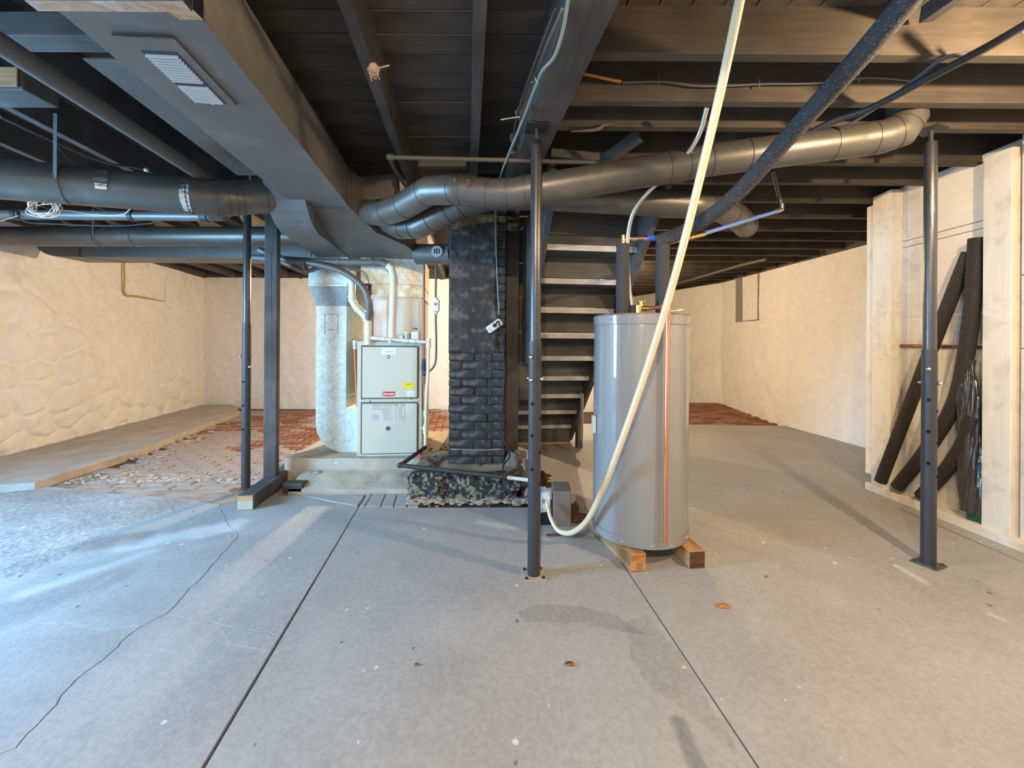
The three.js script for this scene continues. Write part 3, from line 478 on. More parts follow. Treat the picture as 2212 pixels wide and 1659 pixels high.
column('black steel column standing next to the square wooden post', [-2.14, -3.36], 2.3, 1.33, 0, [[1.06, -1.2], [0.98, 1.1]], [[0.86, -0.2], [0.67, -0.2], [0.48, -0.2]], false);

// ---------------------------------------------------------------- wooden post on its sill timber
{ const a = [-1.862, 0, -2.92], L = 0.72, b = [a[0] - L * 0.125, 0, a[2] - L];
  const o = thing('timber_sill', 'dark timber lying on the floor under the square wooden post', 'timber');
  add('timber', bar([a[0], 0.052, a[2]], [b[0], 0.052, b[2]], 0.108, 0.104, 0.005), mat.blackWood, o);
  const e = span(-0.05, 0.05, 0.066, 0.1, -0.002, 0.002, 0), e2 = span(-0.05, 0.05, 0.004, 0.066, -0.002, 0.002, 0);
  add('sawn_end', e.rotateY(0.125).translate(a[0], 0, a[2] + 0.001), mat.wood, o); add('painted_end', e2.rotateY(0.125).translate(a[0], 0, a[2] + 0.001), mat.concPale, o);
  const p = thing('wooden_post', 'square black wooden post standing on the floor timber', 'post', [-1.935, 0.104, -3.36], 0.25);
  add('post', box(0.092, 2.2, 0.092, [0, 1.1, 0], 0.006, true), M({ color: rgb(1.1, 1.1, 1.1), map: texBlackWood, roughness: 0.75, bumpMap: bumpRough, bumpScale: 0.004 }), p);
  add('crack', [box(0.003, 0.5, 0.002, [0.005, 1.55, 0.0462], 0), box(0.003, 0.35, 0.002, [0.009, 1.18, 0.0462], 0)], mat.iron, p);  // surface strips whose dark colour stands for shade in the cracks
  tag(add('timber_offcut', box(0.16, 0.07, 0.1, [-1.72, 0.035, -3.32], 0.008, true), mat.blackWood), 'short black timber offcut between the floor timber and the furnace footing', 'timber');
}

// ---------------------------------------------------------------- brick chimney on its plinth
{
  const o = thing('chimney', 'black-painted brick chimney with plastered upper half', 'chimney', [-0.29, 0.2, -3.6], 0.03);
  const W = 0.455, D = 0.46, fz = 0.245, C = 0.0697;
  add('core', span(-W / 2 + 0.008, W / 2 - 0.008, 0, 2.36, -D / 2, fz - 0.009, 0.002), mat.mortarBlack, o);
  const g = [0.205, 0.1, 0.14].map((l) => box(l, 0.063, 0.05, [0, 0, 0], 0.009));
  for (let i = 0; i < 31; i++) {
    let x = -W / 2; const pat = i % 2 ? [1, 0, 2] : [0, 2, 1];
    for (const k of pat) { const l = [0.205, 0.1, 0.14][k], m = add('brick', g[k], mat.brickBlack, o); m.position.set(x + l / 2 + rr(-0.003, 0.003) + 0.003, 0.035 + i * C + rr(-0.002, 0.002), fz - 0.025 + rr(-0.007, 0.004)); m.rotation.set(rr(-0.03, 0.03), rr(-0.03, 0.03), rr(-0.015, 0.015)); x += l + 0.005; }
    const s = add('brick', g[1], mat.brickBlack, o); s.position.set(W / 2 - 0.02, 0.035 + i * C, fz - 0.16); s.rotation.y = Math.PI / 2;
  }
  // lumpy parging over the upper courses
  const p = new THREE.PlaneGeometry(0.40, 1.26, 60, 150), q = p.attributes.position;
  for (let i = 0; i < q.count; i++) {
    const x = q.getX(i), y = q.getY(i), e = Math.min(1, Math.min(0.2 + x + 0.0, 9) / 0.02, (0.2 - x + 0.02 * (fbm(3, y * 9, 1, 3) - 0.5) * 2) / 0.03, (0.63 + y + 0.06 * (fbm(x * 9, 5, 2, 3) - 0.5)) / 0.03);
    q.setXYZ(i, x, y, (e < 0 ? -0.03 : 0.013 * sm(clamp(e, 0, 1)) - 0.006) + 0.016 * (fbm(x * 9, y * 9, 3, 4) - 0.5) + 0.012 * Math.abs(fbm(x * 16 + 5, y * 16, 8, 3) - 0.5));
  }
  p.computeVertexNormals(); const pm = add('parging', uvBox(p), mat.brickBlack, o); pm.position.set(-0.03, 1.53, fz + 0.008);
  add('white_line', sweep([[-0.2, 0.128, fz + 0.002], [-0.1, 0.125, fz + 0.003], [0.05, 0.121, fz + 0.002], [0.2, 0.13, fz + 0.002]], 0.0035, { seg: 6, smooth: 16 }), mat.dirtPale, o);
  // plinth
  const pl2 = new THREE.BoxGeometry(0.8, 0.23, 0.95, 110, 36, 50), r = pl2.attributes.position;
  for (let i = 0; i < r.count; i++) { const x = r.getX(i), y = r.getY(i), z = r.getZ(i), h = (fbm(x * 5, y * 5, z * 5, 4) - 0.5) * 0.11 + (fbm(x * 16, y * 16, z * 16, 4) - 0.5) * 0.07, top = y > 0.11; r.setXYZ(i, x + (Math.abs(x) > 0.395 ? h : 0), y + (top ? h * 0.35 : 0), z + (z > 0.47 ? h + (y < -0.05 ? 0.05 * (-y - 0.05) / 0.06 * (0.6 + 0.8 * fbm(x * 4, 1, 1, 2)) : 0) : 0)); }
  pl2.computeVertexNormals();
  const pg = thing('chimney_plinth', 'rough black-splashed masonry plinth under the brick chimney', 'plinth');
  add('masonry', uvBox(pl2).translate(-0.365, 0.085, -3.62), mat.splash, pg);
  const cap = new THREE.PlaneGeometry(0.8, 0.6, 40, 30).rotateX(-Math.PI / 2), cq = cap.attributes.position; for (let i = 0; i < cq.count; i++) cq.setY(i, 0.02 * (fbm(cq.getX(i) * 7, cq.getZ(i) * 7, 4, 3) - 0.5)); cap.computeVertexNormals();
  add('mortar_cap', uvBox(cap).translate(-0.36, 0.207, -3.47), M({ color: rgb(0.8, 0.76, 0.62), map: texConc, roughness: 0.95, bumpMap: bumpRough, bumpScale: 0.02 }), pg);
  const mo = []; for (let i = 0; i < 240; i++) mo.push(rock(rr(0.004, 0.02), [1.5, 0.6, 1], [rr(-0.76, 0.2), rr(-0.005, 0.02), -3.1 + rr(-0.04, 0.05)], i + 30, 0.6, 1));
  add('mortar_crumbs', mo, mat.concPale, pg).userData.kind = 'stuff';
}
// black post and lath beside the chimney, lump of mortar at its foot
{
  const o = thing('wooden_post', 'black post between the brick chimney and the staircase', 'post');
  add('post', box(0.125, 2.2, 0.1, [-0.006, 1.18, -3.6], 0.006, true), mat.blackWood, o);
  const l = thing('lath_panel', 'rough black boards hanging between the chimney post and the stairs', 'boards');
  for (let i = 0; i < 5; i++) add('board', box(0.125, 0.30, 0.018, [0.113 + rr(-0.004, 0.004), 2.05 - i * 0.305, -3.72 + rr(-0.006, 0.006)], 0.003, true), mat.blackWood, l);
  const f = thing('mortar_footing', 'curved lump of grey mortar at the foot of the black post', 'footing');
  add('lump', [rock(0.10, [0.75, 1.7, 0.7], [0.005, 0.13, -3.36], 3, 0.5, 3), rock(0.085, [0.55, 1.9, 0.7], [0.118, 0.1, -3.3], 5, 0.45, 3), rock(0.075, [0.8, 0.8, 0.8], [0.06, 0.25, -3.42], 16, 0.5, 3), rock(0.07, [0.6, 1.2, 0.7], [0.14, 0.05, -3.16], 6, 0.4, 3)], mat.block, f);
  const d = []; for (let i = 0; i < 140; i++) { const t = rnd(); d.push(rock(rr(0.01, 0.05), [1.5, 0.45, 1], [0.16 + t * 0.28 + rr(-0.05, 0.05), 0.02 + 0.09 * (1 - t) * rnd(), -3.55 + t * 0.75 + rr(-0.12, 0.1)], i + 200, 0.5, 1)); }
  tag(add('rubble', d, mat.debrisBrown), 'brown earth and splinters heaped between the chimney and the stairs', 'rubble', null, 'stuff');
}

// ---------------------------------------------------------------- staircase seen from behind
{
  const o = thing('staircase', 'black wooden staircase seen from behind with worn pale tread edges', 'stairs', [0.57, 0, -3.0], SKEW);
  const w = 0.34, rise = 0.206, run = 0.231;   // local: -z goes away from the camera
  for (let k = 1; k <= 9; k++) {
    const y = 0.243 + rise * (k - 1), z = -(run * (9 - k));
    const t = add('tread', box(2 * w, 0.044, 0.26, [0, y - 0.022, z - 0.13], 0.004, true), mat.blackWood, o);
    add('worn_edge', box(2 * w - 0.004, 0.042, 0.004, [0, y - 0.022, z + 0.001], 0.001), mat.tread, t);
    add('riser', box(2 * w, rise - 0.03, 0.018, [0, y + rise / 2 - 0.012, z - 0.012 - (k < 9 ? 0 : 0.005)], 0.002, true), mat.blackWood, o);
  }
  add('tread', box(2 * w, 0.03, 0.24, [-0.02, 0.02, -2.0], 0.004, true), mat.wood, o);
  add('riser', box(2 * w, 0.2, 0.018, [0, 0.12, -1.9], 0.002, true), mat.blackWood, o);
  add('header_board', box(2 * w + 0.1, 0.34, 0.02, [0, 2.13, 0.0], 0.003, true), mat.blackWood, o);
  for (const s of [-1, 1]) {
    const x = s * (w + 0.022);
    add('stringer', bar([x, 2.27, 0.36], [x, 0.12, -2.06], 0.042, 0.25, 0.003), mat.blackWood, o);
    if (s > 0) { add('stringer_foot', box(0.06, 0.3, 0.1, [x + 0.045, 0.15, -1.76], 0.004, true), mat.blackWood, o); add('brace', bar([x + 0.05, 0.75, -1.45], [x + 0.04, 0.2, -1.86], 0.03, 0.06), mat.blackWood, o); }
  }
  add('added_glow_block', box(0.02, 1.2, 1.3, [-w - 0.05, 1.62, -0.75], 0.003, true), mat.blackWood, o);  // added panel, blocks the bulb glow through the gap beside the stairs
  tag(add('paper_sheet', box(0.004, 0.5, 0.16, [0.735, 0.42, -4.35], 0.001), mat.paper), 'pale sheet propped between the stair foot and the water heater', 'sheet');
}

// ---------------------------------------------------------------- water heater
{
  const X = 0.757, Z = -2.461, R = 0.27;
  const o = thing('water_heater', 'tall grey cylindrical water heater standing on two wood blocks', 'water heater', [X, 0.092, Z]);
  const prof = [[0, 0], [R - 0.012, 0], [R + 0.002, 0.004], [R + 0.003, 0.044], [R - 0.002, 0.046], [R - 0.002, 1.195], [R + 0.002, 1.197], [R + 0.003, 1.243], [R - 0.004, 1.252], [R - 0.03, 1.256], [0, 1.262]].map((p) => new THREE.Vector2(...p));
  const pts = []; for (let i = 0; i < prof.length; i++) { pts.push(prof[i].clone()); if (i && i < prof.length - 1) pts.push(prof[i].clone().add(new THREE.Vector2(0, 0.0004))); }
  const tank = new THREE.LatheGeometry(pts, 96); add('tank', tank, mat.heater, o);
  add('bottom_rim', new THREE.TorusGeometry(R + 0.001, 0.003, 8, 96).rotateX(Math.PI / 2).translate(0, 0.046, 0), mat.heater, o);
  add('top_rim', new THREE.TorusGeometry(R + 0.001, 0.0025, 8, 96).rotateX(Math.PI / 2).translate(0, 1.196, 0), mat.heater, o);
  for (const a of [-1.1, -0.62, -0.05, 0.35, 0.9]) { add('screw', ball(0.0055, [Math.sin(a) * (R + 0.003), 0.024, Math.cos(a) * (R + 0.003)]), mat.chrome, o); add('screw', ball(0.005, [Math.sin(a + 0.2) * (R + 0.003), 1.22, Math.cos(a + 0.2) * (R + 0.003)]), mat.chrome, o); }
  add('junction_cover', box(0.02, 0.1, 0.05, [-R - 0.006, 0.62, 0.03], 0.004), mat.coil, o);
  // relief valve and its copper discharge tube
  const v = add('relief_valve', [cyl(0.018, 0.018, 0.05, [-0.03, 1.285, 0.06]), cyl(0.014, 0.02, 0.03, [-0.02, 1.315, 0.06]), box(0.035, 0.012, 0.02, [-0.01, 1.333, 0.06], 0.003), cyl(0.015, 0.015, 0.05, [0.0, 1.29, 0.08], 'x')], mat.brass, o);
  add('thermostat_cap', cyl(0.033, 0.033, 0.06, [-0.045, 1.285, 0.0]), mat.foam, o);
  add('discharge_pipe', sweep([[0.02, 1.29, 0.09], [0.06, 1.293, 0.16], [0.06, 1.293, 0.245], [0.06, 1.288, 0.268], [0.058, 1.27, 0.29], [0.053, 1.2, 0.292], [0.046, 0.05, 0.292]], 0.0115, { seg: 16 }), mat.copper, o);
  add('tag', sweep([[0.06, 1.268, 0.2], [0.1, 1.267, 0.2], [0.17, 1.275, 0.16], [0.2, 1.283, 0.12], [0.16, 1.285, 0.1]], 0.004, { seg: 6, smooth: 20 }).scale(1, 1, 1), mat.white, o);
  // insulated nipples
  for (const [x, z] of [[-0.105, 0.0], [0.122, 0.02]]) { const s = add('foam_sleeve', cyl(0.039, 0.039, 0.42, [x, 1.465, z], 'y', 28), mat.foam, o); add('pipe_end', cyl(0.011, 0.011, 0.08, [x, 1.69, z], 'y', 14), mat.copper, s); }
  const wb = (name, at, turn, end, label) => { const b = thing('wood_block', label, 'wood block', at, turn); add('timber', box(0.09, 0.09, 0.56, [0, 0.046, 0], 0.004, true), mat.wood, b); add('sawn_end', box(0.084, 0.084, 0.004, [0, 0.046, 0.281], 0.002), end, b); if (end === mat.woodOrange) add('paint_spot', box(0.032, 0.035, 0.002, [0.006, 0.03, 0.2835], 0.006), mat.block, b); };
  wb('a', [0.60, 0, -2.43], 0.22, mat.woodOrange, 'wood block with an orange sawn end under the water heater');
  wb('b', [0.945, 0, -2.47], 0.13, mat.woodDark, 'wood block with a dark brown end under the water heater');
}
// copper elbow with blue tape joining the two risers
{ const o = thing('copper_pipe', 'copper elbow wrapped in blue tape above the water heater', 'pipe');
  add('tube', sweep([[0.652, 1.74, -2.461], [0.652, 1.782, -2.461], [0.662, 1.796, -2.461], [0.685, 1.801, -2.461], [0.86, 1.803, -2.44]], 0.0112, { seg: 14 }), mat.copper, o);
  add('coupling', [cyl(0.0145, 0.0145, 0.03, [0.715, 1.801, -2.458], 'x'), cyl(0.0145, 0.0145, 0.02, [0.78, 1.802, -2.45], 'x')], mat.chrome, o);
  add('blue_tape', sweep([[0.793, 1.803, -2.448], [0.875, 1.803, -2.438]], 0.0175, { seg: 14 }), mat.blue, o); }
// black foam-covered pipe climbing to the joists
{ const o = thing('insulated_pipe', 'thick black foam-covered pipe sweeping up from the water heater to the joists', 'pipe');
  add('foam_sleeve', sweep([[0.842, 1.78, -2.44], [0.959, 1.816, -2.38], [1.056, 1.864, -2.25], [1.137, 1.951, -2.08], [1.193, 2.061, -1.88], [1.229, 2.147, -1.7], [1.25, 2.22, -1.5], [1.283, 2.301, -1.36], [1.296, 2.349, -1.27]], 0.0385, { seg: 28, smooth: 60 }), mat.foam, o); }
// blue water tube with brass fittings running to the joists
{ const o = thing('water_tube', 'thin blue water tube with brass fitting rising to a joist', 'pipe');
  add('copper_stub', sweep([[0.865, 1.769, -2.46], [0.909, 1.774, -2.46], [1.071, 1.826, -2.52]], 0.0105, { seg: 12 }), mat.copper, o);
  add('fitting', sweep([[1.071, 1.826, -2.52], [1.179, 1.86, -2.56]], 0.0145, { seg: 8 }), mat.brass, o);
  add('tube', sweep([[1.173, 1.86, -2.56], [1.477, 1.974, -2.7], [1.806, 2.093, -2.84]], 0.012, { seg: 12, smooth: 20 }), mat.pexBlue, o);
  add('elbow', sweep([[1.793, 2.089, -2.835], [1.837, 2.109, -2.85], [1.837, 2.144, -2.85]], 0.0155, { seg: 12 }), mat.flex, o);
  add('riser', sweep([[1.837, 2.132, -2.85], [1.779, 2.362, -2.85]], 0.012, { seg: 12 }), mat.greyWire, o); }
// flexible steel conduit
{ const o = thing('flexible_conduit', 'ribbed steel cable curving up from the water heater', 'cable');
  add('armour', sweep([[0.721, 1.366, -2.5], [0.706, 1.466, -2.5], [0.686, 1.684, -2.48], [0.679, 1.828, -2.45], [0.699, 1.948, -2.4], [0.759, 2.033, -2.34], [0.84, 2.105, -2.28], [0.913, 2.178, -2.2], [0.954, 2.258, -2.14], [0.956, 2.35, -2.06]], 0.0125, { seg: 14, smooth: 260, corrugate: 0.12 }), mat.flex, o); }
// cream drain hose
{ const o = thing('drain_hose', 'cream vinyl hose looping from the floor pump up to the joists', 'hose');
  add('tube', sweep([[0.228, 0.167, -2.66], [0.251, 0.08, -2.62], [0.289, 0.034, -2.56], [0.346, 0.042, -2.5], [0.422, 0.141, -2.4], [0.488, 0.384, -2.24], [0.549, 0.672, -2.1], [0.63, 1.027, -1.98], [0.681, 1.325, -1.86], [0.716, 1.606, -1.74], [0.741, 1.886, -1.62], [0.756, 2.123, -1.51], [0.762, 2.334, -1.41], [0.762, 2.415, -1.37]], [0.011, 0.012, 0.014, 0.016, 0.0165, 0.0165, 0.0165, 0.0165, 0.0165, 0.0165, 0.0165, 0.0165, 0.0165, 0.0165], { seg: 16, smooth: 160 }), mat.hose, o); }
// condensate pump and the block beside it
{ const p = Zp => Zp, o = thing('condensate_pump', 'small white condensate pump on a black tank beside the concrete block', 'pump', [0.19, 0, -2.78], 0.1);
  add('tank', box(0.12, 0.085, 0.16, [0, 0.043, 0], 0.01), mat.navy, o);
  const h = add('housing', loft([[[-0.055, 0.085, 0.075], [-0.055, 0.085, -0.075], [0.055, 0.085, -0.075], [0.055, 0.085, 0.075]], [[-0.058, 0.17, 0.075], [-0.058, 0.17, -0.075], [0.058, 0.17, -0.075], [0.058, 0.17, 0.075]], [[-0.04, 0.205, 0.05], [-0.04, 0.205, -0.06], [0.05, 0.205, -0.06], [0.05, 0.205, 0.05]]].map((s) => s.slice().reverse())), mat.white, o);
  add('vent_slot', [box(0.003, 0.03, 0.002, [0.008, 0.155, 0.0762], 0), box(0.003, 0.03, 0.002, [0.017, 0.155, 0.0762], 0)], mat.hole, o);  // slots are dark strips, their inner shade put into the colour
  add('outlet', cyl(0.009, 0.011, 0.03, [-0.004, 0.1, 0.085], 'z', 12), mat.coil, o);
  const b = thing('concrete_block', 'upright brown-grey concrete block beside the floor pump', 'block', [0.335, 0, -2.79], -0.05);
  add('block', box(0.118, 0.226, 0.2, [0, 0.113, 0], 0.006), mat.block, b);
  tag(add('rubble_lump', rock(0.11, [1.0, 0.6, 0.8], [0.36, 0.07, -3.02], 4, 0.5, 3), mat.conc), 'rough mortar lump behind the upright concrete block', 'rubble');
  tag(add('rusty_hinge', [box(0.05, 0.004, 0.03, [0.245, 0.003, -2.56], 0.001), cyl(0.006, 0.006, 0.03, [0.275, 0.006, -2.56], 'z', 8), box(0.02, 0.004, 0.028, [0.29, 0.003, -2.56], 0.001)], mat.copperOld), 'small rusty hinge lying on the floor beneath the hose loop', 'hinge'); }
// litter on the floor
for (const [p, s, m, label, name] of [[[0.957, 0, -1.873], [0.03, 0.008, 0.016], mat.woodOrange, 'yellow wood chip on the floor in front of the heater blocks', 'wood_chip'], [[0.218, 0, -1.526], [0.018, 0.006, 0.01], mat.copperOld, 'brown seed pod on the open concrete floor', 'seed_pod'], [[-0.339, 0, -1.519], [0.01, 0.004, 0.006], mat.copperOld, 'tiny dark crumb on the concrete near the cut joint', 'floor_crumb'], [[1.298, 0, -2.116], [0.009, 0.004, 0.006], mat.copperOld, 'small dark fleck on the floor beyond the dark-ended heater block', 'floor_crumb']])
  tag(add(name, rock(1, s, [p[0], 0.003, p[2]], 2, 0.4, 2), m), label, 'litter');

// ---------------------------------------------------------------- trunk duct
const ring = (pts, r, w, t = 0.003) => sweep(pts, r + t, { seg: 36, caps: false });
{
  const o = thing('trunk_duct', 'big black rectangular supply duct running overhead to the furnace', 'duct');
  const L = (z) => -1.248 + (z + 1.1) * 0.119, R = (z) => -0.874 + (z + 1.146) * 0.132;
  add('trunk', loft([sec(-1.13, L(-1.13), R(-1.13), 2.08, 2.33), sec(-2.8, L(-2.8), R(-2.8), 2.08, 2.33)]), mat.duct, o);
  add('transition', loft([sec(-2.8, -1.45, -1.092, 2.08, 2.33), sec(-3.05, -1.46, -1.0, 1.985, 2.33), sec(-3.3, -1.42, -0.84, 1.95, 2.33), sec(-3.55, -1.385, -0.79, 1.915, 2.33), sec(-4.1, -1.43, -0.84, 1.915, 2.33)]), mat.duct, o);
  add('near_section', loft([sec(0.6, L(0.6) - 0.02, R(0.6) + 0.02, 2.05, 2.33), sec(-1.1, L(-1.1) - 0.012, R(-1.1) + 0.012, 2.05, 2.33), sec(-1.14, L(-1.14) - 0.002, R(-1.14) + 0.002, 2.08, 2.33)]), mat.duct, o);
  const xm = (L(-1.1) + R(-1.1)) / 2;
  add('foil_tape', loft([sec(-1.07, L(-1.07) - 0.014, R(-1.07) + 0.014, 2.047, 2.331), sec(-1.105, L(-1.105) - 0.014, R(-1.105) + 0.014, 2.047, 2.331)]), mat.foil, o);
  add('foil_tape', loft([sec(-1.115, R(-1.12) - 0.07, R(-1.12) + 0.008, 2.065, 2.12), sec(-1.17, R(-1.17) - 0.06, R(-1.17) + 0.005, 2.077, 2.13)]), mat.foil, o);
  add('seam_cleat', loft([sec(-2.79, L(-2.79) - 0.004, R(-2.79) + 0.004, 2.075, 2.333), sec(-2.812, L(-2.812) - 0.004, R(-2.812) + 0.004, 2.075, 2.333)]), mat.duct, o);
  add('seam_cleat', loft([sec(-2.775, R(-2.775) - 0.0, R(-2.775) + 0.006, 2.08, 2.33), sec(-2.785, R(-2.785), R(-2.785) + 0.006, 2.08, 2.33)]), mat.ductDust, o);
  // bottom register: plate with two banks of louvres
  const g = thing('air_register', 'black register plate with two banks of pale louvres under the big duct', 'air register');
  const a = [-1.182, 2.078, -1.224], b = [-1.009, 2.078, -1.232], c = [-1.053, 2.078, -1.586], d = [-1.23, 2.078, -1.561];
  add('plate', loft([[[a[0], 2.072, a[2]], [a[0], 2.08, a[2]], [b[0], 2.08, b[2]], [b[0], 2.072, b[2]]], [[d[0], 2.072, d[2]], [d[0], 2.08, d[2]], [c[0], 2.08, c[2]], [c[0], 2.072, c[2]]]]), mat.duct, g);
  const q = (s, t) => { const l = [mix(a[0], d[0], t), mix(a[2], d[2], t)], r = [mix(b[0], c[0], t), mix(b[2], c[2], t)]; return [mix(l[0], r[0], s), mix(l[1], r[1], s)]; };
  { const e = [q(0.22, 0.18), q(0.82, 0.18), q(0.82, 0.97), q(0.22, 0.97)]; add('opening_shade', loft([[[e[0][0], 2.0705, e[0][1]], [e[0][0], 2.073, e[0][1]], [e[1][0], 2.073, e[1][1]], [e[1][0], 2.0705, e[1][1]]], [[e[3][0], 2.0705, e[3][1]], [e[3][0], 2.073, e[3][1]], [e[2][0], 2.073, e[2][1]], [e[2][0], 2.0705, e[2][1]]]]), mat.iron, g); }  // dark sheet behind the louvres, coloured as the shade inside the duct
  const slatM = M({ color: rgb(0.6, 0.62, 0.62), roughness: 0.5, metalness: 0.3 });
  for (const [t0, t1, n] of [[0.20, 0.60, 10], [0.66, 0.95, 8]]) for (let i = 0; i < n; i++) { const t = mix(t0, t1, (i + 0.5) / n), l = q(0.24, t), r = q(0.80, t); const s = add('louvre', bar([l[0], 2.066, l[1]], [r[0], 2.066, r[1]], 0.002, 0.0095, 0.0008, [0, 0.95, 0.3]), slatM, g); }
  add('plate_lip', bar([a[0], 2.07, a[2]], [b[0], 2.07, b[2]], 0.006, 0.006, 0.002), mat.ductDust, g);
  add('screw', ball(0.004, [q(0.55, 0.985)[0], 2.071, q(0.55, 0.985)[1]]), mat.chrome, g);
}
// return duct with a curved front, beside the trunk
{
  const o = thing('return_duct', 'black return duct with a curved front above the wooden post', 'duct');
  const s = [], X = (z) => [-1.585 + (z + 2.8) * 0.125, -1.335 + (z + 2.8) * 0.125];
  for (let i = 0; i <= 8; i++) { const a = i / 8 * Math.PI / 2, z = -2.92 + 0.34 * Math.cos(a) , y = 2.26 - 0.33 * Math.sin(a), [l, r] = X(z); s.push([[l, y, z], [l, 2.33, z - 0.02 * i], [r, 2.33, z - 0.02 * i], [r, y, z]]); }
  for (const z of [-3.2, -4.2]) { const [l, r] = X(z); s.push(sec(z, l - (z < -4 ? 0.06 : 0), r, 1.93, 2.25)); }
  add('duct', loft(s), mat.duct, o);
  const [l, r] = X(-2.93); add('seam', bar([l - 0.001, 1.929, -2.93], [r + 0.001, 1.929, -2.93], 0.004, 0.004, 0.001), mat.ductDust, o);
  add('seam', bar([r + 0.001, 1.93, -2.94], [r + 0.001, 2.0, -2.94], 0.004, 0.004, 0.001), mat.ductDust, o);
  add('hanger', bar([X(-3.5)[0] - 0.02, 1.90, -3.5], [X(-3.5)[0] - 0.02, 2.3, -3.5], 0.02, 0.003, 0.001, [1, 0, 0]), mat.galvDark, o);
}
// strap of perforated steel round a duct
function strap(parent, p, dir, r, up) {
  const c = V(p), d = V(dir).normalize(), n = new THREE.Vector3(0, 1, 0).addScaledVector(d, -d.y).normalize(), b = d.clone().cross(n), pts = [];
  for (let i = 0; i <= 24; i++) { const a = i / 24 * 2 * Math.PI; pts.push(c.clone().addScaledVector(n, Math.cos(a) * (r + 0.002)).addScaledVector(b, Math.sin(a) * (r + 0.002))); }
  const gs = []; for (let i = 0; i < 24; i++) gs.push(bar(pts[i].toArray(), pts[i + 1].toArray(), 0.02, 0.0015, 0.0005, pts[i].clone().sub(c).toArray()));
  const f = c.clone().addScaledVector(b, (b.z > 0 ? 1 : -1) * (r + 0.002)); gs.push(bar([f.x, f.y, f.z], [f.x, up, f.z], 0.02, 0.0015, 0.0005, [0, 0, 1]));
  add('hanger_strap', gs, mat.ironDust, parent);
}
function band(parent, a, b, t, r, w = 0.012, m = mat.ductDust, h = 0.004) { const A = V(a), B = V(b), c = A.clone().lerp(B, t), d = B.clone().sub(A).normalize().multiplyScalar(w / 2); add('seam_bead', sweep([c.clone().sub(d).toArray(), c.clone().add(d).toArray()], r + h, { seg: 36 }), m, parent); }
// round duct at upper left, elbowing into the trunk
{
  const o = thing('round_duct', 'large round black duct with foil tape patches elbowing into the trunk duct', 'duct');
  const P = [[-2.869, 1.991, -2.02], [-2.635, 2.007, -2.14], [-2.311, 2.023, -2.29], [-1.881, 2.036, -2.46], [-1.786, 2.041, -2.52], [-1.699, 2.075, -2.6], [-1.602, 2.116, -2.68], [-1.481, 2.142, -2.76]];
  const R = 0.103; add('pipe', sweep(P, R, { seg: 44 }), mat.ductDust, o);
  for (const i of [4, 5, 6]) band(o, P[i - 1], P[i], 0.97, R, 0.006); for (const t of [0.35, 0.7]) band(o, P[4], P[5], t, R, 0.006); band(o, P[1], P[2], 0.72, R, 0.005); band(o, P[2], P[3], 0.97, R, 0.01);
  strap(o, V(P[1]).lerp(V(P[2]), 0.70).toArray(), V(P[2]).sub(V(P[1])).toArray(), R, 2.35);
  const patch = (c, d, a0, a1, w) => { const C = V(c), D = V(d).normalize(), n = new THREE.Vector3(0, 1, 0).addScaledVector(D, -D.y).normalize(), b = D.clone().cross(n), g = []; if (b.z < 0) b.negate(); for (let i = 0; i < 8; i++) { const A = mix(a0, a1, i / 8), B = mix(a0, a1, (i + 1) / 8), k = (q) => C.clone().addScaledVector(n, Math.sin(q) * (R + 0.003)).addScaledVector(b, Math.cos(q) * (R + 0.003)); g.push(bar(k(A).toArray(), k(B).toArray(), w * rr(0.8, 1.1), 0.002, 0.0005, k(A).sub(C).toArray())); } add('foil_tape', g, mat.foil, o); };
  const d12 = V(P[2]).sub(V(P[1])).toArray(), d23 = V(P[3]).sub(V(P[2])).toArray();
  patch(V(P[2]).lerp(V(P[3]), 0.17).toArray(), d23, 0.75, -0.35, 0.055); patch(V(P[2]).lerp(V(P[3]), 0.955).toArray(), d23, 0.8, -1.25, 0.045);
}
// lower round duct at left
{
  const o = thing('round_duct', 'straight round black duct running below the foil-patched one', 'duct'), P = [[-5.239, 2.12, -3.78], [-3.391, 2.131, -3.78], [-1.753, 2.142, -3.78]], R = 0.088;
  add('pipe', sweep([P[0], P[2]], R, { seg: 40 }), mat.ductDust, o);
  band(o, P[0], P[2], 0.525, R, 0.006); band(o, P[0], P[2], 0.43, R, 0.006); strap(o, V(P[0]).lerp(V(P[2]), 0.436).toArray(), [1, 0, 0], R, 2.35);
}
// flat rectangular duct with a rounded end at left
{
  const o = thing('flat_duct', 'flat black rectangular duct with a rounded end below the round ducts', 'duct'), s = [];
  const F = (x, yb) => [[x, yb, -4.2], [x, 2.3, -4.2], [x, 2.3, -4.5], [x, yb, -4.5]];
  for (let i = 0; i <= 8; i++) { const a = i / 8 * Math.PI / 2; s.push(F(-4.83 + 0.27 * (1 - Math.cos(a)), 2.21 - 0.18 * Math.sin(a))); }
  s.push(F(-1.6, 2.03)); add('duct', loft(s.map((q) => q.slice().reverse())), mat.duct, o);
  add('seam', [bar([-4.36, 2.03, -4.197], [-4.36, 2.3, -4.197], 0.004, 0.004, 0.001), bar([-4.36, 2.029, -4.2], [-4.1, 2.029, -4.5], 0.004, 0.004, 0.001)], mat.iron, o);
}
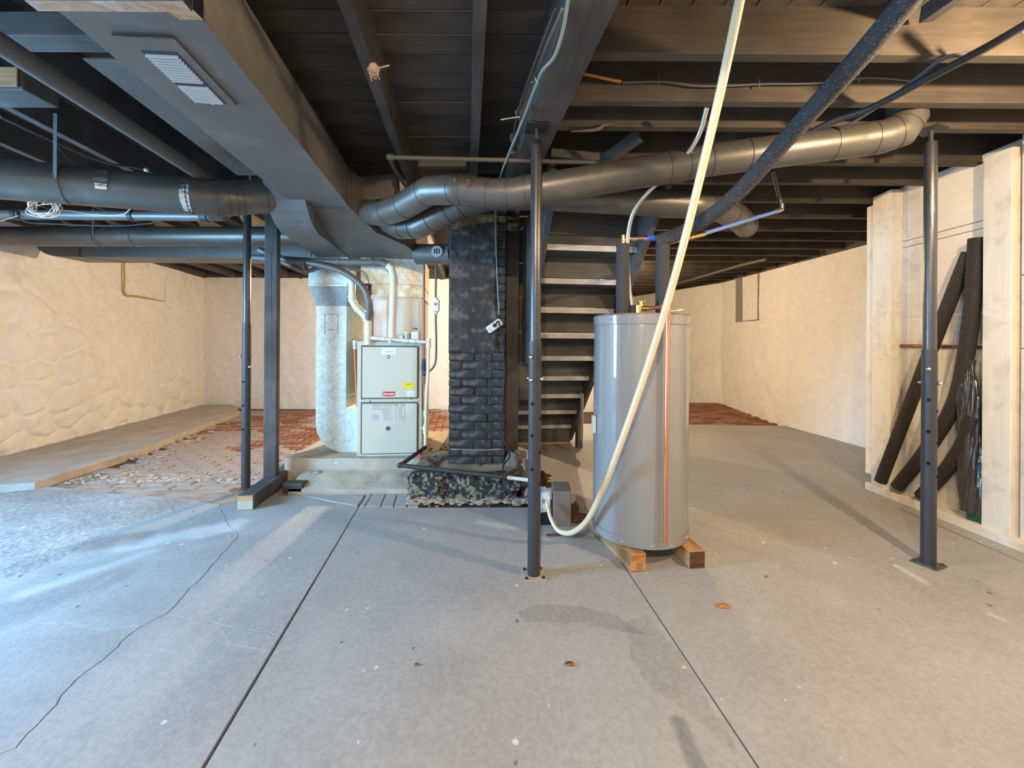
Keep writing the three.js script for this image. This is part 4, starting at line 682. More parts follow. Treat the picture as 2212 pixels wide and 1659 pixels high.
// drain pipe between the round ducts
{ const o = thing('drain_pipe', 'thin black pipe with couplings between the two round ducts', 'pipe'), P = [[-4.159, 2.087, -3], [-2.186, 2.08, -3], [-2.12, 2.092, -3.04], [-2.09, 2.241, -3.2]], R = 0.033;
  add('tube', sweep(P, R, { seg: 24 }), mat.duct, o);
  for (const t of [0.3, 0.72]) band(o, P[0], P[1], t, R, 0.03, mat.iron, 0.006); band(o, P[0], P[1], 0.985, R, 0.05, mat.iron, 0.006);
  add('hanger', sweep([[-3.525, 2.102, -2.96], [-3.505, 2.046, -2.96], [-3.446, 2.02, -2.96], [-3.27, 2.014, -2.98], [-2.825, 2.009, -3], [-2.609, 2.036, -3.02]], 0.006, { seg: 8, smooth: 30 }), mat.rubber, o); }
// pipe in the depth direction beside the panning
{ const o = thing('vent_pipe', 'dusty black pipe running under the joists beside the panned bay', 'pipe');
  add('tube', sweep([[-1.66, 2.16, -0.9], [-1.71, 2.16, -1.4], [-1.905, 2.16, -3.0]], 0.036, { seg: 24 }), mat.ironDust, o);
  add('hanger', bar([-1.83, 2.19, -2.9], [-1.83, 2.35, -2.9], 0.02, 0.003), mat.iron, o); }
// centre round duct crossing to the right
{
  const o = thing('round_duct', 'long round black duct crossing in front of the stairs to an elbow near the partition', 'duct'), R = 0.083;
  const P = [[-1.069, 2.12, -2.98], [-0.877, 2.045, -2.8], [-0.709, 2.046, -2.66], [-0.496, 2.084, -2.48], [-0.327, 2.058, -2.39], [-0.121, 2.024, -2.36], [-0.005, 2.02, -2.34], [0.179, 2.039, -2.31], [0.867, 2.144, -2.27], [1.066, 2.174, -2.25], [1.817, 2.259, -2.2], [1.928, 2.27, -2.18], [2.004, 2.294, -2.165], [2.042, 2.359, -2.16], [2.037, 2.455, -2.16]];
  add('pipe', sweep(P, R, { seg: 44 }), mat.ductDust, o);
  for (const [i, t] of [[0, 0.55], [1, 0.3], [2, 0.1], [2, 0.85], [3, 0.9], [4, 0.15], [4, 0.9], [5, 0.8], [6, 0.4], [7, 0.97], [8, 0.4], [8, 0.98], [9, 0.25], [9, 0.82], [10, 0.6], [11, 0.7], [12, 0.5]]) band(o, P[i], P[i + 1], t, R, 0.006, mat.ductDust, 0.003);
  // two spring clips on the centre length
  for (const t of [0.02, 0.4]) { const c = V(P[4]).lerp(V(P[5]), t); add('clip', [sweep([[-0.025, 0.045, 0.074], [-0.012, 0.06, 0.066], [0, 0.042, 0.078], [0.012, 0.06, 0.066], [0.025, 0.045, 0.074]].map((q) => [c.x + q[0], c.y + q[1], c.z + q[2]]), 0.004, { seg: 6, smooth: 16 }), box(0.02, 0.045, 0.006, [c.x, c.y + 0.012, c.z + 0.085], 0.001)], mat.iron, o); }
}
// second branch behind it, turning away at the end
{
  const o = thing('round_duct', 'round duct behind the long one, turning away above the water heater', 'duct'), R = 0.085;
  const P = [[-0.923, 2.078, -3.08], [-0.8, 2.009, -2.98], [-0.648, 1.988, -2.88], [-0.487, 2.032, -2.78], [-0.324, 2.083, -2.7], [-0.142, 2.118, -2.66], [0.205, 2.11, -2.64], [0.851, 2.086, -2.66], [1.168, 2.077, -2.68], [1.331, 2.086, -2.74], [1.515, 2.098, -2.9], [1.685, 2.101, -3.08], [1.827, 2.105, -3.26]];
  add('pipe', sweep(P, R, { seg: 44 }), mat.ductDust, o);
  for (const [i, t] of [[1, 0.2], [1, 0.8], [2, 0.6], [3, 0.4], [3, 0.95], [8, 0.6], [9, 0.9], [10, 0.55], [11, 0.9]]) band(o, P[i], P[i + 1], t, R, 0.007, mat.ductDust, 0.004);
}
// thin iron pipe across the joists, turning back at its elbow
{ const o = thing('gas_pipe', 'thin black iron pipe with an elbow crossing in front of the girder', 'pipe');
  add('tube', sweep([[-0.717, 2.255, -2.42], [0.628, 2.287, -2.55]], 0.0125, { seg: 16 }), mat.ironDust, o); add('tube', sweep([[-0.722, 2.26, -2.42], [-0.746, 2.272, -2.62], [-0.76, 2.289, -3]], 0.0125, { seg: 14 }), mat.ironDust, o);
  add('elbow', [ball(0.02, [-0.719, 2.257, -2.42]), sweep([[-0.719, 2.257, -2.42], [-0.69, 2.255, -2.42]], 0.018, { seg: 16 })], mat.ironDust, o); }
// flue stub into the chimney with its damper
{ const o = thing('flue_pipe', 'short black flue stub with a round damper entering the chimney', 'flue');
  add('pipe', sweep([[-0.806, 1.927, -3.5], [-0.505, 1.916, -3.44]], 0.083, { seg: 36 }), mat.duct, o); add('seam_bead', sweep([[-0.802, 1.927, -3.5], [-0.783, 1.927, -3.5]], 0.086, { seg: 36 }), mat.duct, o);
  const c = [-0.61, 1.92, -3.36]; const d = add('damper_wheel', cyl(0.044, 0.046, 0.012, [c[0], c[1], c[2]], 'z', 28), mat.coilSteel, o);
  add('vent_slot', [-0.018, 0, 0.018].map((x) => box(0.009, 0.05 - Math.abs(x) * 0.6, 0.003, [c[0] + x, c[1], c[2] + 0.0066], 0.001)), mat.hole, o); }  // dark bars painted as shaded slots in the damper

// ---------------------------------------------------------------- furnace footing
{ const o = thing('equipment_slab', 'rough raised concrete slab under the furnace', 'slab');
  const rough = (g, k, amp, yMin) => { const p = g.attributes.position; for (let i = 0; i < p.count; i++) { const x = p.getX(i), y = p.getY(i), z = p.getZ(i), h = amp * (fbm(x * 5 + k, z * 5, y * 5, 4) - 0.5); p.setXYZ(i, x + h, y > yMin ? y + h : y, z + h); } g.computeVertexNormals(); return uvBox(g); };
  add('slab', rough(new THREE.BoxGeometry(1.24, 0.28, 1.1, 50, 10, 40).translate(-1.29, 0.065, -4.06), 1, 0.022, 0.19), mat.concPale, o);
  const a = new THREE.BoxGeometry(1.1, 0.12, 0.3, 60, 6, 20), p = a.attributes.position; for (let i = 0; i < p.count; i++) { const z = p.getZ(i); if (p.getY(i) > 0.05) p.setY(i, mix(0.13, 0.035, (z + 0.15) / 0.3) + 0.05 * (fbm(p.getX(i) * 4, z * 4, 6, 4) - 0.5)); else if (p.getY(i) < -0.05) p.setY(i, -0.03); else p.setY(i, p.getY(i) * 0.3); }
  add('apron', uvBox((a.translate(-1.2, 0, -3.42), a.computeVertexNormals(), a)), mat.concPale, o);
  const lump = []; for (let i = 0; i < 26; i++) lump.push(rock(rr(0.012, 0.035), [1.3, 0.6, 1], [rr(-1.78, -1.5), rr(0.02, 0.1), rr(-3.62, -3.45)], i + 90, 0.5, 1)); add('mortar_crumbs', lump, mat.dirt, o).userData.kind = 'stuff';
  tag(add('brick_chunk', rock(0.032, [1.0, 1.3, 0.9], [-0.765, 0.235, -3.5], 12, 0.35, 0), M({ color: rgb(0.5, 0.17, 0.12), roughness: 0.95 })), 'broken red brick chunk at the foot of the furnace drain', 'brick');
  tag(add('mortar_flake', rock(0.024, [1.3, 0.9, 1], [-1.47, 0.165, -3.53], 13, 0.35, 1), M({ color: rgb(0.5, 0.68, 0.68), roughness: 0.9 })), 'pale blue mortar flake on the footing by the wooden post', 'rubble'); }

// ---------------------------------------------------------------- printed labels
function print(w, h, draw) { const c = document.createElement('canvas'); c.width = w; c.height = h; const x = c.getContext('2d'); draw(x, w, h); const t = new THREE.CanvasTexture(c); t.colorSpace = THREE.SRGBColorSpace; return M({ map: t, roughness: 0.5 }); }
function card(w, h, at) { const g = new THREE.BoxGeometry(w, h, 0.0015).toNonIndexed(); return g.translate(...at); }
const badge = print(256, 104, (x, w, h) => { x.fillStyle = '#d8dac9'; x.fillRect(0, 0, w, h); x.fillStyle = '#c62234'; x.beginPath(); x.moveTo(8, 6); x.lineTo(w - 6, 6); x.lineTo(w - 8, 84); x.quadraticCurveTo(w / 2, 108, 6, 84); x.closePath(); x.fill(); x.fillStyle = '#fff'; x.font = 'bold 62px serif'; x.textAlign = 'center'; x.textBaseline = 'middle'; x.fillText('bryant', w / 2, 46); });
const sticker = print(128, 64, (x, w, h) => { x.fillStyle = '#f2dc14'; x.fillRect(0, 0, w, h); x.fillStyle = '#6a6414'; x.fillRect(24, 12, 80, 6); x.fillRect(36, 28, 14, 5); x.fillRect(60, 30, 22, 5); x.fillRect(10, 50, 20, 4); x.fillRect(90, 50, 28, 4); });
const notice = print(512, 256, (x, w, h) => { x.fillStyle = '#c9ccc2'; x.fillRect(0, 0, w, h); x.fillStyle = '#8a7b4e'; x.fillRect(0, 0, 350, 10); x.fillStyle = '#222'; x.fillRect(360, 0, 50, 10); x.fillRect(460, 0, 50, 10); for (let k = 0; k < 4; k++) for (let i = 0; i < 15; i++) { x.fillStyle = '#8b8f86'; const bx = [8, 176, 360, 412][k], bw = [150, 160, 40, 95][k]; if (k === 0 && i > 3 && i < 9) continue; x.fillRect(bx, 26 + i * 15, bw * (0.55 + 0.45 * rnd()), 5); } x.fillStyle = '#333'; for (const [a, b, s] of [[130, 80, 8], [160, 70, 14], [195, 80, 8], [160, 116, 14]]) x.fillRect(a, b, s, s); x.strokeStyle = '#7e8179'; x.strokeRect(2, 2, w - 4, h - 4); });
const faint = print(128, 64, (x, w, h) => { x.fillStyle = '#dfe3da'; x.fillRect(0, 0, w, h); x.fillStyle = '#6c7470'; x.fillRect(46, 30, 8, 12); x.fillStyle = '#aab0aa'; x.fillRect(62, 34, 50, 5); x.fillRect(66, 52, 50, 3); });
const maker = print(128, 64, (x, w, h) => { x.fillStyle = '#d2d8d2'; x.fillRect(0, 0, w, h); x.strokeStyle = '#b4bbb4'; x.strokeRect(30, 4, 70, 24); x.fillStyle = '#535a58'; x.font = 'italic bold 20px sans-serif'; x.fillRect(34, 36, 14, 8); x.fillRect(52, 38, 50, 7); });

// ---------------------------------------------------------------- furnace
{
  const o = thing('furnace', 'pale beige upright gas furnace with two removable doors', 'furnace', [-1.092, 0.205, -3.95], SKEW);
  const W = 0.546, H = 0.975, F = 0.36, s = 3.59 / 900, X = (px) => (px - 843) * s, Y = (py) => (987 - py) * s;
  add('cabinet', [span(-W / 2, W / 2, 0.012, H, -F, F - 0.012, 0.005), span(-W / 2, -W / 2 + 0.034, 0.012, H, F - 0.03, F, 0.005), span(W / 2 - 0.036, W / 2, 0.012, H, F - 0.03, F, 0.005), span(-W / 2, W / 2, H - 0.022, H, F - 0.03, F + 0.003, 0.004), span(-W / 2, W / 2, 0.0, 0.026, F - 0.03, F, 0.004)], mat.furnace, o);
  add('top_ridge', span(-W / 2 - 0.004, W / 2 + 0.004, H - 0.004, H + 0.012, -F, F + 0.006, 0.003), mat.furnace, o);
  const doorAt = (name, x0, x1, y0, y1) => { const d = add(name, span(X(x0), X(x1), Y(y1), Y(y0), F - 0.02, F + 0.016, 0.009), mat.furnace, o); add('dark_gap_frame', span(X(x0) - 0.007, X(x1) + 0.012, Y(y1) - 0.008, Y(y0) + 0.007, F - 0.012, F + 0.003, 0.008), mat.furnaceDark, d); return d; };  // dark frame painted as the shaded gap round each door
  const fr = F + 0.0172;
  const up = doorAt('upper_door', 786, 902, 751, 861), lo = doorAt('lower_door', 786, 902, 873, 981);
  add('centre_rail', span(-W / 2 + 0.03, W / 2 - 0.03, Y(869.5), Y(865), F - 0.02, F + 0.006, 0.003), mat.furnace, o);
  add('screw', [ball(0.005, [X(802), Y(868), F + 0.008]), ball(0.005, [X(888), Y(864), F + 0.008])], mat.iron, o);
  const tagged = (n, m, x0, x1, y0, y1, d) => add(n, card(X(x1) - X(x0), Y(y0) - Y(y1), [(X(x0) + X(x1)) / 2, (Y(y0) + Y(y1)) / 2, fr]), m, d);
  tagged('maker_badge', badge, 827.5, 855.5, 846.5, 858.5, up); tagged('yellow_sticker', sticker, 872, 896, 828.5, 840.5, up); tagged('faint_label', faint, 826, 857, 752.5, 768, up); tagged('small_label', faint, 880, 897, 846, 857, up); tagged('notice_label', notice, 807.5, 875.5, 875.5, 909.5, lo);
  add('sight_ring', [new THREE.TorusGeometry(0.011, 0.003, 8, 24).toNonIndexed().translate(X(840.5), Y(772.5), fr)], mat.rubber, up); add('sight_glass', cyl(0.009, 0.009, 0.002, [X(840.5), Y(772.5), fr], 'z', 18), mat.white, up);
  add('sight_hole', cyl(0.019, 0.019, 0.002, [X(840.5), Y(926.5), fr], 'z', 24), M({ color: rgb(0.12, 0.11, 0.1), roughness: 0.25 }), lo);
  add('foot', span(-W / 2, -W / 2 + 0.08, -0.008, 0.006, F - 0.1, F + 0.01, 0.002), mat.galvDark, o);
}
// evaporator case and plenum above the furnace
{
  const o = thing('coil_case', 'pale evaporator coil case sitting on top of the furnace', 'coil case', [-1.05, 1.192, -3.95], SKEW), F = 0.32;
  add('case', span(-0.235, 0.22, 0, 0.385, -0.3, F, 0.004), mat.coil, o);
  add('steel_panel', span(-0.19, -0.075, 0.02, 0.362, F - 0.004, F + 0.006, 0.003), mat.coilSteel, o); add('access_panel', span(-0.062, 0.2, 0.01, 0.366, F - 0.004, F + 0.006, 0.003), mat.coil, o); add('panel_gap', span(-0.197, -0.192, 0.012, 0.37, F, F + 0.003, 0), mat.furnaceDark, o);
  add('paper_label', card(0.075, 0.11, [0.165, 0.13, F + 0.0072]), maker, o);
  const p = thing('plenum', 'galvanised sheet-metal plenum between the coil case and the black trunk duct', 'plenum', [-1.05, 1.577, -3.95], SKEW);
  add('lower_band', span(-0.24, 0.225, 0, 0.115, -0.3, F, 0.003), mat.galv, p); add('upper_box', span(-0.3, 0.23, 0.115, 0.36, -0.3, F - 0.003, 0.003), mat.galv, p);
  add('seam', [span(-0.245, 0.232, 0.108, 0.116, -0.3, F + 0.004, 0.002), span(-0.245, 0.232, 0.0, 0.008, -0.3, F + 0.004, 0.002)], mat.galv, p); add('torn_flap', loft([[[-0.16, 0.345, F], [-0.16, 0.345, F + 0.004], [-0.1, 0.345, F + 0.004], [-0.1, 0.345, F]], [[-0.158, 0.39, F - 0.01], [-0.158, 0.39, F], [-0.152, 0.39, F], [-0.152, 0.39, F - 0.01]]]), mat.galv, p);
  tag(add('control_box', [box(0.05, 0.1, 0.06, [-1.245, 1.64, -3.60], 0.004)], mat.rubber), 'small black control box hanging on the plenum corner', 'control box');
  tag(add('red_switch', box(0.016, 0.03, 0.012, [-1.243, 1.65, -3.565], 0.003), M({ color: rgb(0.85, 0.12, 0.28), roughness: 0.4 })), 'tiny pink-red switch on the black control box', 'switch');
  // cans and boxes on the furnace top
  const top = 1.192, c = thing('tin_can', 'grey tin with a yellow lid on top of the furnace', 'can', [-0.895, top, -3.57]);
  add('can_body', cyl(0.03, 0.03, 0.07, [0, 0.035, 0]), mat.galvDark, c); add('lid', cyl(0.031, 0.031, 0.016, [0, 0.077, 0]), M({ color: rgb(0.8, 0.55, 0.12), roughness: 0.4 }), c);
  tag(add('small_carton', box(0.062, 0.05, 0.05, [-0.963, top + 0.025, -3.575], 0.003), mat.paper), 'low white carton beside the yellow-lidded tin', 'carton');
  tag(add('small_carton', box(0.062, 0.085, 0.05, [-0.828, top + 0.0425, -3.565], 0.003), mat.paper), 'taller white carton at the furnace corner', 'carton');
}
// galvanised return drop with curved boot
{
  const o = thing('return_drop', 'shiny galvanised return duct curving into the furnace side', 'duct');
  const xl = -1.739, xr = -1.472, s = new THREE.Shape(); s.moveTo(xl, 1.505); s.lineTo(xl, 0.46); s.absarc(-1.485, 0.46, 0.254, Math.PI, Math.PI * 1.5, false); s.lineTo(-1.30, 0.206); s.lineTo(-1.30, 0.603); s.lineTo(xr, 0.603); s.lineTo(xr, 1.505); s.closePath();
  const up = new THREE.Shape([[xl, 1.505], [xl, 0.70], [xr, 0.70], [xr, 1.505]].map((q) => new THREE.Vector2(...q)));
  const sh = new THREE.Shape(); sh.moveTo(xl, 0.70); sh.lineTo(xl, 0.46); sh.absarc(-1.485, 0.46, 0.254, Math.PI, Math.PI * 1.5, false); sh.lineTo(-1.30, 0.206); sh.lineTo(-1.30, 0.603); sh.lineTo(xr, 0.603); sh.lineTo(xr, 0.70); sh.closePath();
  const exg = (q) => uvBox(new THREE.ExtrudeGeometry(q, { depth: 0.5, bevelEnabled: false, curveSegments: 24 })).translate(0, 0, -4.2);
  add('drop', exg(up), mat.galv, o); add('boot', exg(sh), mat.galv, o);
  add('seam', span(xl - 0.004, xr + 0.004, 0.697, 0.707, -4.2, -3.694, 0.001), mat.galv, o);
  add('transition', loft([[[-1.785, 1.68, -3.66], [-1.785, 1.68, -4.25], [-1.443, 1.68, -4.25], [-1.443, 1.68, -3.66]], [[xl, 1.505, -3.7], [xl, 1.505, -4.2], [xr, 1.505, -4.2], [xr, 1.505, -3.7]]].map((q) => q.slice().reverse())), mat.galvDark, o);
  add('collar', span(-1.79, -1.438, 1.68, 1.93, -4.25, -3.655, 0.002), mat.galv, o); add('lip', span(-1.782, -1.446, 1.672, 1.695, -3.66, -3.645, 0.003), mat.galv, o); add('lip', span(xl - 0.002, xr + 0.002, 1.475, 1.507, -4.2, -3.696, 0.002), mat.galv, o);
  add('filter_frame', [span(-1.665, -1.545, 1.43, 1.435, -3.7, -3.696, 0), span(-1.665, -1.66, 1.25, 1.435, -3.7, -3.697, 0), span(-1.55, -1.545, 1.25, 1.435, -3.7, -3.697, 0)], mat.galvDark, o);
  add('maker_label', card(0.1, 0.055, [-1.607, 1.303, -3.697]), maker, o);
  add('foil_patch', box(0.045, 0.035, 0.003, [-1.765, 1.81, -3.652], 0.001), mat.foil, o);
  // orange spirit level leaning between drop and furnace
  const l = thing('spirit_level', 'orange and white level leaning between the return duct and furnace', 'level');
  add('body', bar([-1.345, 0.62, -3.64], [-1.385, 1.12, -3.68], 0.014, 0.05, 0.003, [0, 0, 1]), mat.orange, l); add('end_cap', bar([-1.385, 1.12, -3.68], [-1.392, 1.2, -3.687], 0.018, 0.052, 0.003, [0, 0, 1]), mat.white, l);
}
// white vent pipes
{
  const o = thing('plastic_vent_pipe', 'cream plastic pipe with two bends rising from the furnace top', 'pipe'), r = 0.029, P = [[-1.23, 1.162, -3.56], [-1.231, 1.352, -3.56], [-1.251, 1.403, -3.56], [-1.339, 1.49, -3.56], [-1.371, 1.545, -3.56], [-1.369, 1.794, -3.56]];
  add('tube', sweep(P, r, { seg: 24 }), mat.pvc, o); for (const [i, t] of [[0, 0.75], [2, 0.1], [2, 0.75], [4, 0.1]]) band(o, P[i], P[i + 1], t, r, 0.022, mat.pvc, 0.004);
  const o2 = thing('plastic_vent_pipe', 'vertical cream plastic pipe whose upper run is painted black', 'pipe'), Q = [[-1.023, 1.191, -3.54], [-1.011, 1.742, -3.54], [-1.027, 1.813, -3.54], [-1.078, 1.852, -3.54], [-1.149, 1.867, -3.54]];
  add('tube', sweep(Q.slice(0, 4), r, { seg: 24 }), mat.pvc, o2); band(o2, Q[0], Q[1], 0.97, r, 0.025, mat.pvc, 0.004);
  add('black_run', sweep([[-1.058, 1.84, -3.54], [-1.11, 1.863, -3.54], [-1.601, 1.864, -3.54], [-1.995, 1.885, -3.54], [-2.269, 1.912, -3.6]], r + 0.001, { seg: 24 }), mat.duct, o2); for (const px of [[[-1.169, 1.867, -3.54], [-1.601, 1.864, -3.54]]]) { band(o2, px[0], px[1], 0.05, r, 0.02, mat.duct, 0.004); band(o2, px[0], px[1], 0.7, r, 0.02, mat.duct, 0.004); }
  // black flexible line
  const f = thing('refrigerant_line', 'black foam-wrapped line curving down beside the plenum', 'pipe');
  add('sleeve', sweep([[-2.128, 1.954, -3.5], [-1.894, 1.87, -3.5], [-1.622, 1.833, -3.5], [-1.388, 1.756, -3.5], [-1.251, 1.64, -3.5], [-1.204, 1.512, -3.5], [-1.221, 1.379, -3.54]], 0.026, { seg: 20, smooth: 50 }), mat.duct, f);
  add('sleeve', sweep([[-2.062, 1.896, -3.52], [-1.827, 1.812, -3.52], [-1.74, 1.781, -3.52], [-1.645, 1.818, -3.55], [-1.46, 1.797, -3.58]], 0.018, { seg: 14, smooth: 40 }), mat.duct, f); add('wire_tie', sweep([[-1.743, 1.857, -3.47], [-1.73, 1.786, -3.46], [-1.712, 1.765, -3.47]], 0.007, { seg: 8 }), mat.ironDust, f);
  const g = thing('thin_cable', 'thin grey control cable arching to the black control box', 'cable'); add('cable', sweep([[-1.427, 1.81, -3.5], [-1.291, 1.792, -3.5], [-1.225, 1.746, -3.5], [-1.205, 1.668, -3.5]], 0.005, { seg: 8, smooth: 24 }), mat.greyWire, g);
  // condensate drain
  const d = thing('condensate_drain', 'cream condensate pipe crossing the furnace top and running down its side', 'pipe');
  const S = [-1.186, 1.221, -3.5], E = [-0.72, 1.189, -3.5]; add('cross_run', sweep([S, E], 0.0125, { seg: 16 }), mat.pvc, d); for (const t of [0.08, 0.2, 0.62, 0.75]) band(d, S, E, t, 0.0125, 0.05, mat.pvc, 0.004);
  add('down_pipe', sweep([[-0.7, 1.22, -3.5], [-0.706, 0.874, -3.5], [-0.717, 0.757, -3.5], [-0.722, 0.329, -3.5], [-0.722, 0.298, -3.5]], 0.0135, { seg: 16 }), mat.pvc, d); for (const [a, b] of [[[-0.7, 1.22, -3.5], [-0.7, 1.138, -3.5]], [[-0.72, 0.609, -3.5], [-0.72, 0.563, -3.5]], [[-0.723, 0.493, -3.5], [-0.723, 0.423, -3.5]]]) add('coupling', sweep([a, b], 0.019, { seg: 16 }), mat.pvc, d);
  add('tee', sweep([[-0.75, 0.465, -3.5], [-0.719, 0.465, -3.5]], 0.013, { seg: 14 }), mat.pvc, d); add('stub', sweep([[-1.021, 1.175, -3.48], [-1.021, 1.21, -3.48]], 0.009, { seg: 12 }), mat.pvc, d);
  const bd = thing('black_drain', 'black drain pipe lying on the footing in front of the chimney', 'pipe'), K = [-0.833, 0.263, -3.12];
  add('tube', sweep([[-0.72, 0.308, -3.49], K, [-0.027, 0.216, -3]], 0.0165, { seg: 16 }), mat.iron, bd); add('elbow', ball(0.022, K), mat.iron, bd); add('white_end', sweep([[-0.034, 0.216, -3], [0.152, 0.201, -2.98]], 0.0135, { seg: 14 }), mat.white, bd);
  // gas pipe
  const gp = thing('gas_pipe', 'slim brown gas pipe with a valve standing beside the furnace', 'pipe');
  add('tube', sweep([[-0.748, 1.889, -3.52], [-0.745, 0.833, -3.52]], 0.0095, { seg: 12 }), mat.copperOld, gp); add('union', [sweep([[-0.746, 1.044, -3.52], [-0.745, 0.903, -3.52]], 0.017, { seg: 8 }), sweep([[-0.746, 1.005, -3.52], [-0.746, 0.95, -3.52]], 0.02, { seg: 6 })], mat.iron, gp); add('drip_leg', sweep([[-0.757, 0.903, -3.52], [-0.762, 0.613, -3.55]], 0.007, { seg: 10 }), mat.copperOld, gp);
  // electrical conduit with switch box
  const c = thing('electrical_conduit', 'thin grey conduit with a white switch box beside the chimney', 'conduit');
  add('conduit', sweep([[-0.642, 1.854, -3.5], [-0.644, 1.555, -3.5]], 0.0085, { seg: 12 }), mat.greyWire, c); add('conduit', sweep([[-0.643, 1.438, -3.5], [-0.637, 1.1, -3.5], [-0.645, 1.01, -3.5], [-0.683, 0.952, -3.5], [-0.745, 0.932, -3.5]], 0.0085, { seg: 12, smooth: 40 }), mat.greyWire, c);
  const q = [-0.636, 1.494, -3.47], b = add('switch_box', box(0.055, 0.098, 0.04, [q[0], q[1], q[2]], 0.005), mat.white, c); add('toggle', box(0.008, 0.02, 0.014, [q[0], q[1] + 0.01, q[2] + 0.024], 0.002), mat.rubber, b); add('connector', [cyl(0.012, 0.012, 0.02, [q[0], q[1] + 0.058, q[2] - 0.02]), cyl(0.012, 0.012, 0.02, [q[0], q[1] - 0.058, q[2] - 0.02])], mat.chrome, b);
}

// ---------------------------------------------------------------- wires and cords
{
  const o = thing('green_cable', 'pale green cable from the girder down the chimney face to the outlet', 'cable');
  add('cable', sweep([[0.172, 2.273, -1.28], [0.165, 2.236, -1.42], [0.145, 2.218, -1.52], [0.111, 2.225, -1.6], [0.086, 2.219, -1.7], [0.041, 2.217, -1.95], [-0.021, 2.184, -2.2], [-0.079, 2.17, -2.5], [-0.12, 2.186, -3], [-0.135, 2.073, -3.32], [-0.121, 1.704, -3.32], [-0.105, 1.409, -3.32]], 0.0062, { seg: 10, smooth: 90 }), mat.greenWire, o);
  const t = thing('outlet_box', 'tilted white triple outlet hanging on the black chimney', 'outlet'), c = [-0.14, 1.319, -3.3];
  const b = add('body', box(0.135, 0.062, 0.034, [0, 0, 0], 0.014).rotateZ(0.62).translate(...c), mat.white, t);
  const slot = []; for (const k of [-0.045, 0, 0.045]) for (const s of [-0.007, 0.007]) slot.push(box(0.003, 0.011, 0.002, [k + s, 0.005, 0.0175], 0), cyl(0.003, 0.003, 0.002, [k, -0.012, 0.0175], 'z', 8)); add('slot', mergeGeometries(slot.map((g) => (g.index ? g.toNonIndexed() : g))).rotateZ(0.62).translate(...c), mat.hole, b);  // outlet slots drawn as dark pieces, shade put into the colour
  const p = thing('power_cord', 'black plug and cord trailing from the outlet down to the floor pump', 'cord');
  add('plug', box(0.03, 0.026, 0.03, [c[0] + 0.002, c[1] + 0.004, c[2] + 0.03], 0.007), mat.rubber, p);
  add('cord', sweep([[c[0], c[1], c[2] + 0.04], [-0.109, 1.353, -3.25], [-0.08, 1.224, -3.27], [-0.057, 0.969, -3.28], [-0.073, 0.678, -3.28], [-0.083, 0.479, -3.27], [-0.034, 0.383, -3.22], [-0.012, 0.33, -3.15], [-0.062, 0.28, -3.02], [-0.046, 0.193, -2.93], [0.019, 0.124, -2.88], [0.098, 0.129, -2.85], [0.145, 0.18, -2.83]], 0.0058, { seg: 10, smooth: 110 }), mat.rubber, p);
  // old cables stapled along the girder
  const w = thing('girder_wires', 'dusty black cables stapled along the side of the girder', 'cable');
  add('cable', sweep([[0.158, 2.267, -1.36], [0.096, 2.237, -1.56], [0.052, 2.242, -1.82], [0.021, 2.232, -2.1], [-0.036, 2.232, -2.42]], 0.007, { seg: 8, smooth: 40 }), mat.ironDust, w); add('cable', sweep([[0.135, 2.266, -1.36], [0.072, 2.228, -1.6], [0.023, 2.236, -1.9], [-0.002, 2.233, -2.15]], 0.006, { seg: 8, smooth: 40 }), mat.iron, w);
  add('staple', [bar([0.067, 2.216, -1.66], [0.108, 2.231, -1.66], 0.004, 0.004), bar([0.077, 2.233, -1.64], [0.096, 2.197, -1.64], 0.004, 0.004)], mat.galvDark, w); add('nail', bar([-0.059, 2.196, -1.9], [0.031, 2.211, -1.9], 0.006, 0.006), mat.galvDark, w);
  tag(add('insulator_knob', [rock(0.028, [0.8, 1.1, 0.8], [0.032, 2.258, -1.95], 3, 0.4, 2), rock(0.03, [0.8, 1.1, 0.8], [0.008, 2.238, -2.16], 4, 0.4, 2), rock(0.024, [0.8, 1.1, 0.8], [0.008, 2.208, -2.24], 5, 0.4, 2)], mat.iron), 'black lumps of old wiring fittings beside the girder', 'fitting');
  // coil of copper-coloured wire over the drain pipe
  const k = thing('wire_coil', 'coil of pale bell wire hanging beneath the foil-patched round duct', 'wire coil'), C = [-3.002, 2.026, -2.66], g = [];
  for (let i = 0; i < 9; i++) { const rx = rr(0.07, 0.105), ry = rr(0.035, 0.065), ph = rr(-0.5, 0.5), pts = []; for (let j = 0; j <= 22; j++) { const a = j / 22 * Math.PI * 2; pts.push([C[0] + rx * Math.cos(a) * Math.cos(ph) - ry * Math.sin(a) * Math.sin(ph) + rr(-0.004, 0.004) + (i % 3) * 0.01, C[1] + 0.01 - i * 0.002 + rx * Math.cos(a) * Math.sin(ph) * 0.5 + ry * Math.sin(a), C[2] + 0.02 * Math.sin(a * 2 + i)]); } g.push(sweep(pts, 0.0028, { seg: 6, smooth: 44 })); }
  add('loops', g, mat.copperWire, k); add('tail', sweep([[-2.92, 2.009, -2.66], [-2.873, 2.022, -2.7], [-2.804, 2.017, -2.75], [-2.622, 2.031, -2.8], [-2.542, 2.071, -2.78]], 0.003, { seg: 6, smooth: 30 }), mat.copperWire, k);
  add('tail', sweep([[-2.925, 2.018, -2.66], [-2.855, 2.077, -2.66]], 0.003, { seg: 6 }), mat.copperWire, k); add('tail', sweep([[-3.569, 2.008, -2.9], [-3.5, 2.062, -2.95]], 0.003, { seg: 6 }), mat.copperWire, k);
  // wires along the joists at upper left
  const lw = thing('joist_cable', 'old cloth cable running along the joist above the foil-patched duct', 'cable');
